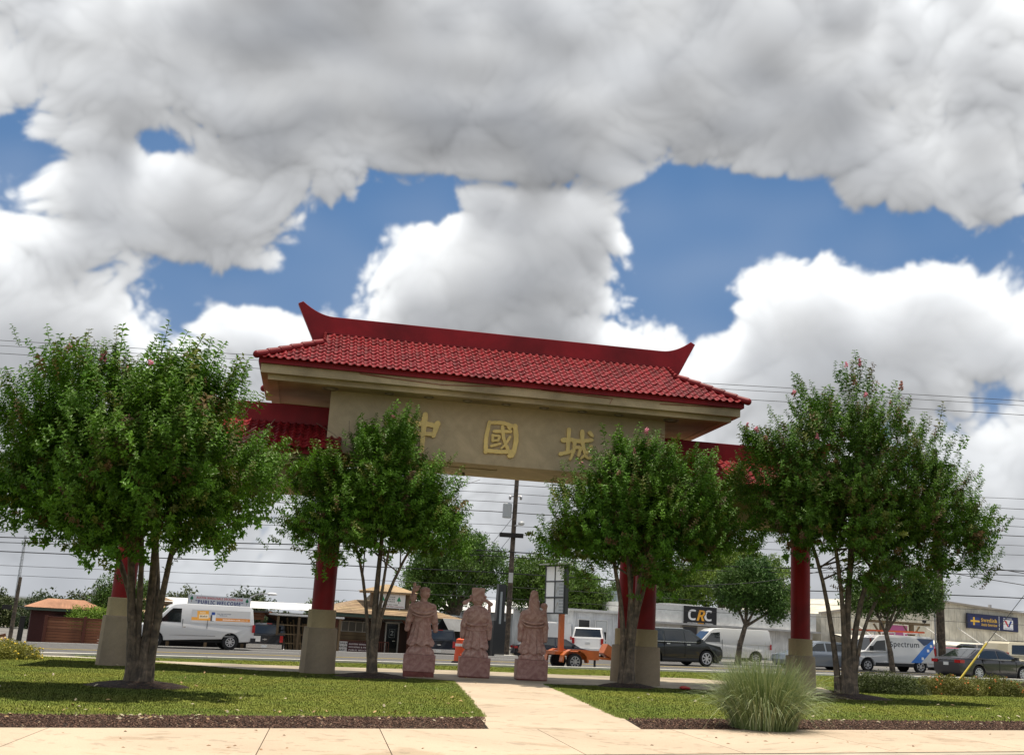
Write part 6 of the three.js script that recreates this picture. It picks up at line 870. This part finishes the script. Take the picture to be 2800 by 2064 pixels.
// pale metal service hall
{
  const h = site('service_hall', 'pale metal clad service hall with gable roof and awning', 'building', 66, 66), P = h.p;
  const pts = [[54.2, 0], [54.2, 3.75], [64.2, 5.4], [80, 4.6], [80, 0]]; const g = slab(pts.map(([s, y]) => [s - 66, y]), 16); g.translate(0, 0, -16); mesh('wall', [g], M([0.70, 0.66, 0.55], 0.7, { map: T.streak }), h.g);
  for (let s = 54.6; s < 78; s += 0.6) mesh('cladding_rib', [h.b(s, s + 0.07, 2.5, Math.min(lerp(3.7, 5.32, (s - 54.2) / 10), lerp(5.36, 4.62, (s - 64.2) / 15.8)) - 0.03, 65.975, 66.0)], M([0.73, 0.69, 0.58], 0.7, { map: T.streak }), h.g);
  mesh('roof_edge', [beam(P(54.0, 3.80, 65.9), P(64.2, 5.45, 65.9), 0.3, 0.14), beam(P(64.2, 5.45, 65.9), P(80.2, 4.64, 65.9), 0.3, 0.14)], M([0.36, 0.32, 0.27], 0.7), h.g);
  mesh('awning', [quads([[P(55, 2.06, 63.6), P(79, 2.06, 63.6), P(79, 2.40, 65.99), P(55, 2.40, 65.99)], [P(55, 1.94, 63.6), P(79, 1.94, 63.6), P(79, 2.06, 63.6), P(55, 2.06, 63.6)], [P(79, 1.94, 63.6), P(55, 1.94, 63.6), P(55, 2.3, 65.99), P(79, 2.3, 65.99)]])], M([0.60, 0.57, 0.50], 0.7), h.g);
  for (const s of [57, 60.5, 64, 67.5, 71]) { mesh('awning_tie', [bar(P(s, 3.4, 65.97), P(s + 0.5, 2.1, 63.8), 0.025)], M([0.72, 0.72, 0.7], 0.5), h.g); mesh('awning_post', [h.b(s - 0.05, s + 0.05, 0.1, 1.94, 63.7, 63.8)], M([0.6, 0.6, 0.58], 0.6), h.g); }
  for (const [a, b] of [[58, 60], [61, 62.6], [65.2, 67], [69, 71.5]]) { const w = mesh('window', [h.b(a, b, 0.5, 1.9, 65.92, 65.99)], MP([0.025, 0.025, 0.025], 0.12), h.g); mesh('window_frame', [h.b(a - 0.08, a, 0.4, 2.0, 65.9, 66.0), h.b(b, b + 0.08, 0.4, 2.0, 65.9, 66.0)], mFrameGrey, w); }
  mesh('red_panel', [h.b(62.7, 64.9, 0.6, 1.9, 65.90, 65.98)], M([0.28, 0.05, 0.045], 0.7), h.g); mesh('roof_vent', [cyl(0.14, 0.14, 0.5, 71.6 - 66, 5.2, -0.6, 12), cyl(0.16, 0.10, 0.3, 66.6 - 66, 5.45, -0.6, 12)], mSteel, h.g);
}
{ const s = site('service_sign', 'dark blue sign with yellow cross flag on the service hall', 'sign', 70.95, 65.8); const tx = canvasTex(1024, 280, (c, w, h) => { c.fillStyle = '#16204e'; c.fillRect(0, 0, w, h); c.fillStyle = '#23356f'; c.fillRect(58, 62, 180, 158); c.fillStyle = '#f0bf3c'; c.fillRect(58, 122, 180, 34); c.fillRect(108, 62, 34, 158); c.font = 'bold 96px serif'; c.fillText('Swedish', 268, 138, 330); c.font = 'bold 72px serif'; c.fillText('Auto Service', 268, 220, 330); c.fillStyle = '#e8e8ea'; c.fillRect(632, 0, 10, h); c.font = 'bold 30px sans-serif'; c.fillText('WE FEATURE', 724, 42, 190); c.fillRect(724, 58, 200, 196); c.fillStyle = '#c22b34'; c.beginPath(); c.moveTo(740, 76); c.lineTo(786, 76); c.lineTo(830, 176); c.lineTo(812, 204); c.fill(); c.fillStyle = '#1c3c8c'; c.beginPath(); c.moveTo(908, 76); c.lineTo(866, 76); c.lineTo(830, 176); c.lineTo(812, 204); c.lineTo(846, 204); c.fill(); c.font = 'italic bold 38px sans-serif'; c.fillText('Valvoline', 740, 244, 170); });
  const g = new THREE.PlaneGeometry(5.35, 1.08); g.rotateZ(-0.012); g.translate(0, 4.02, 0.07); mesh('sign_face', [g], M([1, 1, 1], 0.4, { map: tx }), s.g, true); mesh('sign_box', [at(new THREE.BoxGeometry(5.45, 1.16, 0.12), 0, 4.02, 0, 0, 0, -0.012)], M([0.02, 0.025, 0.05], 0.5), s.g); }
// timber frame with pink sign
{ const f = site('sign_gantry', 'weathered timber gantry with cross braces carrying a pink sign', 'gantry', 58.6, 62); for (const s of [56.3, 59.0]) { mesh('frame_post', [f.b(s - 0.13, s + 0.13, 0.2, 3.35, 61.9, 62.16)], mTimber, f.g); mesh('frame_brace', [beam(f.p(s, 2.3, 62.03), f.p(s + 0.75, 3.2, 62.03), 0.1, 0.1), beam(f.p(s, 2.3, 62.03), f.p(s - 0.75, 3.2, 62.03), 0.1, 0.1)], mTimber, f.g); } mesh('frame_beam', [f.b(55.2, 60.6, 3.28, 3.46, 61.85, 61.9), f.b(55.2, 60.6, 3.28, 3.46, 62.16, 62.21)], mTimber, f.g); mesh('pink_sign', [f.b(57.0, 58.6, 2.5, 3.2, 62.0, 62.06)], M([0.55, 0.13, 0.30], 0.6), f.g); mesh('flood_lamp', [box(0.24, 0.16, 0.16, 60.2 - 58.6, 3.6, 0, 0.3), box(0.04, 0.14, 0.04, 60.2 - 58.6, 3.5, 0)], mDark, f.g); }
{ const b = thing('bollard', 'short white bollard in front of the pale service hall', 'bollard'); mesh('pipe', [smooth(cyl(0.1, 0.1, 0.95, 0, 0.475, 0, 16), 0.6), ball(0.1, 0, 0.95, 0, 1, 0.5, 1)], mWhiteRoof, b); const [x, z] = road(52.8, 55.2); put(b, x, z, 0, lotY(x, z) - 0.04); }
// red cap lying in the grass edge
{ const c = thing('crumpled_wrapper', 'small red crumpled wrapper on the plaza edge', 'litter'); mesh('wrapper', [ball(0.1, 0, 0.05, 0, 1.4, 0.5, 0.8, 6), ball(0.06, 0.12, 0.04, 0.03, 1, 0.6, 0.9, 5)], M([0.45, 0.04, 0.04], 0.6), c); put(c, 5.05, -30.1, 0.3, gy(5.05) + 0.05); }

// utility poles, wires, mast
const mPoleWood = M([0.17, 0.14, 0.11], 0.95, { map: T.bark }), mWire = M([0.02, 0.02, 0.022], 0.7);
{ const t = thing('utility_pole', 'tall wooden utility pole with transformer and crossing cables behind the gate', 'pole'); mesh('pole', [limb([V(0, -0.3, 0), V(0, 6, 0), V(0.05, 12.5, 0)], [0.155, 0.14, 0.115], 12)], mPoleWood, t); mesh('transformer', [smooth(cyl(0.26, 0.26, 0.75, -0.42, 8.1, 0.1, 18), 0.6), ball(0.26, -0.42, 8.48, 0.1, 1, 0.35, 1)], M([0.42, 0.44, 0.45], 0.5), t); mesh('splice_box', [box(1.35, 0.24, 0.24, -0.1, 6.75, 0.22)], mDark, t); mesh('meter_box', [box(0.24, 0.55, 0.18, 0.0, 4.4, 0.24)], M([0.5, 0.5, 0.48], 0.6), t); mesh('street_lamp', [ball(0.19, 0.42, 7.45, 0.2, 1, 0.7, 1), bar([0.05, 7.3, 0.1], [0.4, 7.4, 0.2], 0.03)], M([0.62, 0.63, 0.63], 0.4), t); mesh('bracket', [bar([-0.35, 8.95, 0], [0.35, 9.0, 0], 0.04), ball(0.08, 0.32, 8.9, 0, 1, 1.6, 1), ball(0.08, -0.3, 8.88, 0, 1, 1.6, 1)], mSteel, t); put(t, 0.6, -62.2, 0, lotY(0.6, -62.2) + 0.35); }
{ const t = thing('utility_pole', 'dark wooden utility pole with conduit in front of the service hall', 'pole'); mesh('pole', [limb([V(0, -0.3, 0), V(-0.05, 6, 0), V(-0.1, 12.5, 0)], [0.24, 0.21, 0.16], 12)], mPoleWood, t); mesh('conduit', [bar([-0.34, 0, 0.05], [-0.36, 8, 0.05], 0.045), bar([-0.27, 0, 0.05], [-0.28, 1.7, 0.05], 0.09, 10)], mSteel, t); mesh('crossarm', [box(2.2, 0.12, 0.1, -0.1, 11.6, 0.18)], mPoleWood, t); put(t, 24.6, -62.0, 0, lotY(24.6, -62) - 0.05); }
{ const t = thing('guy_guard', 'yellow guy wire guard slanting out of the shrub row', 'guard'); mesh('guard', [bar([0, 0, 0], [1.4, 1.65, -0.3], 0.036, 8)], M([0.62, 0.47, 0.06], 0.5), t); mesh('guy_wire', [bar([1.4, 1.65, -0.3], [8.5, 9.6, -2], 0.012, 5)], mWire, t); put(t, 16.0, -39.5, 0, gy(16.0) - 0.02); }
function wire(label, pts, r) { const c = new THREE.CatmullRomCurve3(pts.map((p) => V(...p))); const g = plain(new THREE.TubeGeometry(c, 28, r, 4)); const m = mesh('overhead_wire', g, mWire); tag(m, label, 'wire', 'overhead wires along the road'); }
const span = (y0, y1, z, sag) => [[-75, y0 + 0.2, z], [-38, y0 - sag * 0.6, z], [0.6, (y0 + y1) / 2, z], [12.5, (y0 + y1) / 2 - sag, z], [24.6, lerp(y0, y1, 0.75), z], [50, y1 - sag, z], [85, y1, z]];
const wl = 'overhead cable strung across the sky behind the gate';
for (const [y0, y1, z, r, sag] of WIRES()) wire(wl, span(y0, y1, z, sag), r);
function WIRES() { return [[16.0, 16.0, -62.0, 0.016, 0.10], [15.72, 15.78, -62.2, 0.014, 0.08], [15.2, 15.1, -61.8, 0.016, 0.12], [8.9, 10.6, -62.1, 0.013, 0.10], [8.75, 9.9, -62.0, 0.016, 0.12], [8.35, 9.35, -62.2, 0.014, 0.12], [7.75, 8.9, -62.0, 0.014, 0.10], [7.15, 8.4, -62.1, 0.022, 0.15], [6.1, 8.0, -62.2, 0.012, 0.2], [5.7, 7.4, -61.9, 0.012, 0.1], [4.55, 6.6, -62.0, 0.028, 0.15], [4.25, 6.35, -62.1, 0.02, 0.12], [3.85, 4.9, -61.9, 0.026, 0.1], [3.1, 4.2, -62.2, 0.012, 0.12], [2.6, 3.4, -61.9, 0.011, 0.1]]; }
wire('slanting service cable running down from the dark pole to the right', [[24.6, 6.6, -61.9], [32, 5.6, -60], [45, 4.6, -56]], 0.022);
wire('slanting service cable running down from the dark pole to the right', [[24.6, 5.9, -61.9], [32, 5.0, -60], [45, 4.1, -56]], 0.02);
wire('thin drop cable falling from the tall pole towards the monolith sign', [[0.6, 7.6, -62.1], [-1.4, 4.9, -63.5], [-3.2, 2.6, -66]], 0.012);
wire('thin drop cable falling from the tall pole towards the monolith sign', [[0.6, 6.6, -62.1], [-0.9, 4.6, -63.5], [-2.2, 2.7, -66]], 0.012);
wire('drop cable rising to the right wing of the gate', [[10, 4.2, -62], [15, 4.8, -60], [20.5, 6.4, -58]], 0.018);
{ const t = thing('radio_mast', 'thin lattice radio mast far off beyond the fence', 'mast'); mesh('mast', [0, 1, 2].map((i) => bar([Math.cos(i * 2.1) * 0.2, -2, Math.sin(i * 2.1) * 0.2], [Math.cos(i * 2.1) * 0.1, 9.5, Math.sin(i * 2.1) * 0.1], 0.045, 5)), M([0.5, 0.52, 0.54], 0.6), t); mesh('lattice', Array.from({ length: 16 }, (_, i) => bar([-0.18, -2 + i * 0.7, 0.08], [0.18, -1.3 + i * 0.7, 0.08], 0.02, 4)), M([0.5, 0.52, 0.54], 0.6), t); put(t, -51.5, -120, 0, -1.5); }
{ const t = thing('utility_pole', 'short dark pole with drum standing before the distant trees', 'pole'); mesh('pole', [limb([V(0, -1, 0), V(0.05, 2, 0), V(0.1, 4.5, 0)], [0.14, 0.13, 0.11], 8)], mPoleWood, t); mesh('drum', [box(0.55, 0.3, 0.3, -0.45, 2.5, 0.1)], mDark, t); put(t, -32.2, -75, 0, -1.7); }
wire('sagging cable from the short dark pole to the hedge tree', [[-32, 0.9, -75], [-26, 0.5, -68], [-19, 0.2, -58]], 0.03);
{ const t = thing('street_lamp', 'distant cobra head street lamp above the white roofs', 'lamp'); mesh('pole', [limb([V(0, -1, 0), V(0, 3.2, 0)], [0.08, 0.06], 8)], mSteel, t); mesh('arm', [limb([V(0, 3.2, 0), V(0.5, 3.5, 0), V(1.3, 3.6, 0)], [0.05, 0.045, 0.04], 6)], mSteel, t); mesh('head', [ball(0.26, 1.6, 3.58, 0, 1.5, 0.4, 0.8)], M([0.7, 0.72, 0.74], 0.4), t); put(t, -18.2, -82, 0, -0.8); }

// trees beyond the road
function farTree(o) {
  const t = thing(o.name ?? 'shade_tree', o.label, 'tree', 'trees beyond the road'); put(t, o.x, o.z, 0, lotY(o.x, o.z) - 0.1);
  const P = [V(0, 0, 0), V(o.bend * 0.3, o.fork * 0.5, 0), V(o.bend, o.fork, 0)], wood = [limb(P, [o.r * 1.25, o.r, o.r * 0.85], 9)];
  for (const l of o.lobes) { const e = V(l[0], l[1], l[2]), m = P[2].clone().lerp(e, 0.5).add(V(rr(-0.3, 0.3), 0.2, rr(-0.3, 0.3))); wood.push(limb([P[2].clone().add(V(0, -0.1, 0)), m, e], [o.r * 0.6, o.r * 0.4, o.r * 0.1], 6)); for (let j = 0; j < 5; j++) wood.push(limb([m, m.clone().lerp(e, 0.6).add(V(rr(-0.5, 0.5), rr(0, 0.5), rr(-0.5, 0.5))), e.clone().add(V(rr(-0.7, 0.7) * l[3], rr(-0.6, 0.7) * l[4], rr(-0.7, 0.7) * l[5]))], [o.r * 0.3, o.r * 0.2, 0.01], 5)); }
  mesh('trunk', wood, mBark, t);
  const pl = [[], []], c = new THREE.Color(), q = new THREE.Quaternion(), e = new THREE.Euler(), vol = o.lobes.map((l) => l[3] * l[4] * l[5]), tot = vol.reduce((a, b) => a + b, 0);
  for (let i = 0; i < o.n; i++) { let v = rnd() * tot, k = 0; while (v > vol[k]) { v -= vol[k]; k++; } const l = o.lobes[k], d = V(rr(-1, 1), rr(-1, 1), rr(-1, 1)).normalize(), r = Math.pow(rnd(), 0.4) * (1 + 0.28 * noise3(d.x * 2.6 + o.x, d.y * 2.6, d.z * 2.6 + k)), p = V(l[0] + d.x * l[3] * r, l[1] + d.y * l[4] * r, l[2] + d.z * l[5] * r); if (noise3(p.x * 0.9 + o.x, p.y * 0.9, p.z * 0.9) < -0.25) continue; const s = rr(0.7, 1.3) * (o.s ?? 1), k1 = rr(0.7, 1.3), w = noise3(p.x * 0.5, p.y * 0.5, p.z * 0.5 + o.x); c.setRGB((o.tone[0] + 0.03 * w) * k1, (o.tone[1] + 0.025 * w) * k1, o.tone[2] * k1); q.setFromEuler(e.set(rr(0, 6), rr(0, 6), rr(0, 6))); pl[i % 2].push([new THREE.Matrix4().compose(p, q, V(s, s, s)), c.clone()]); }
  const cr = new THREE.Group(); cr.name = 'crown'; t.add(cr); pl.forEach((l, i) => copies('leaves', clumps[i], mLeafFar, l, cr));
}
farTree({ label: 'large feathery green tree behind the decking office', x: -3.1, z: -78, r: 0.35, fork: 2.6, bend: 0.2, n: 2000, tone: [0.081, 0.161, 0.020], lobes: [[0, 5.3, 0, 2.7, 2.5, 2.4], [-2.2, 4.2, 0, 1.9, 1.9, 1.8], [2.2, 6.0, 0, 1.9, 1.7, 1.7], [0.8, 7.4, 0, 1.7, 1.3, 1.5], [-1.8, 6.0, 0, 1.8, 1.6, 1.6]] });
farTree({ label: 'leafy green tree behind the wooden utility pole', x: 2.4, z: -80, r: 0.3, fork: 2.2, bend: 0.2, n: 1500, tone: [0.101, 0.182, 0.020], lobes: [[0, 5.0, 0, 2.2, 1.9, 2], [1.9, 4.8, 0, 2.0, 1.9, 1.8], [3.4, 4.2, 0, 1.7, 1.9, 1.7], [-0.9, 4.4, 0, 1.4, 1.5, 1.3]] });
farTree({ label: 'low green tree behind the white minivan', x: 6.0, z: -80, r: 0.2, fork: 1.2, bend: 0.0, n: 700, tone: [0.081, 0.147, 0.020], lobes: [[0, 2.4, 0, 1.8, 1.9, 1.6], [1.2, 3.6, 0, 1.4, 1.2, 1.3]] });
farTree({ label: 'bright green broad tree behind the white shop roof', x: 17.3, z: -88, r: 0.4, fork: 3.0, bend: 0.2, n: 2300, tone: [0.142, 0.217, 0.020], lobes: [[0, 6.0, 0, 3.0, 2.4, 2.6], [3.0, 6.4, 0, 2.4, 2.2, 2.2], [-2.8, 4.9, 0, 2.4, 2.0, 2.0], [1.2, 7.6, 0, 2.0, 1.4, 1.8], [5.0, 5.4, 0, 2.0, 2.0, 1.8]] });
farTree({ label: 'dark green tree behind the white shop stack', x: 12.0, z: -88, r: 0.35, fork: 2.6, bend: 0.0, n: 1300, tone: [0.068, 0.126, 0.018], lobes: [[0, 4.9, 0, 2.3, 2.0, 2.0], [2.2, 5.3, 0, 2.0, 1.9, 1.8], [-1.9, 4.4, 0, 1.8, 1.6, 1.6]] });
farTree({ label: 'slim leaning shade tree in front of the white shop', x: 13.4, z: -62.5, r: 0.15, fork: 2.3, bend: 0.45, n: 1350, s: 0.8, tone: [0.074, 0.154, 0.020], lobes: [[0.5, 4.3, 0, 1.7, 1.35, 1.5], [1.8, 4.0, 0, 1.4, 1.3, 1.3], [1.1, 5.2, 0, 1.4, 1.0, 1.2], [2.1, 3.1, 0, 0.9, 0.7, 0.8], [-0.5, 4.2, 0, 1.0, 1.0, 1.0]] });
farTree({ label: 'small leaning shade tree in front of the service van', x: 21.0, z: -59.5, r: 0.13, fork: 2.2, bend: -0.35, n: 1300, s: 0.8, tone: [0.081, 0.154, 0.020], lobes: [[0.3, 4.4, 0, 1.8, 1.4, 1.5], [-1.3, 4.0, 0, 1.3, 1.2, 1.2], [1.8, 4.3, 0, 1.2, 1.1, 1.1], [0.4, 5.4, 0, 1.3, 0.9, 1.1], [-0.6, 3.1, 0, 0.7, 0.6, 0.7]] });
farTree({ label: 'dark leafy tree rising behind the board fence', name: 'hedge_tree', x: -20.3, z: -60, r: 0.12, fork: 1.0, bend: 0.0, n: 800, s: 0.7, tone: [0.081, 0.161, 0.020], lobes: [[0, 2.1, 0, 1.1, 1.5, 1.0], [-0.6, 3.3, 0, 0.7, 0.8, 0.7], [0.8, 3.0, 0, 0.9, 1.1, 0.9], [-1.1, 2.6, 0, 0.4, 0.5, 0.4]] });
farTree({ label: 'bright lime green bush hanging over the board fence', name: 'hedge_bush', x: -21.3, z: -58.2, r: 0.08, fork: 0.7, bend: 0.0, n: 420, s: 0.6, tone: [0.203, 0.322, 0.030], lobes: [[0, 1.75, 0, 0.85, 0.6, 0.7], [0.9, 1.85, 0, 0.6, 0.5, 0.6]] });
for (let i = 0; i < 9; i++) farTree({ label: 'distant wild tree in the belt beyond the brown shed', name: 'wild_tree', x: -66 + i * 5.2 + rr(-1, 1), z: -118 + i * 1.5, r: 0.3, fork: 1.5, bend: 0, n: 330, s: 1.7, tone: i % 2 ? [0.075, 0.10, 0.028] : [0.055, 0.085, 0.03], lobes: [[0, 1.5 + rr(0, 0.8), 0, 2.6, 2.1, 2], [2, 1.4, 0, 2, 1.5, 1.6]] });
for (let i = 0; i < 16; i++) farTree({ label: 'distant green tree filling the gap behind the roofs', name: 'wild_tree', x: -24 + i * 7 + rr(-2, 2), z: -150 - rr(0, 18), r: 0.3, fork: 1.5, bend: 0, n: 300, s: 2.0, tone: [0.081, 0.126, 0.030], lobes: [[0, 1.6 + rr(0, 0.6), 0, 3.4, 2.0, 2], [2.6, 1.2, 0, 2.6, 1.6, 1.6]] });
renderer.render(scene, camera);
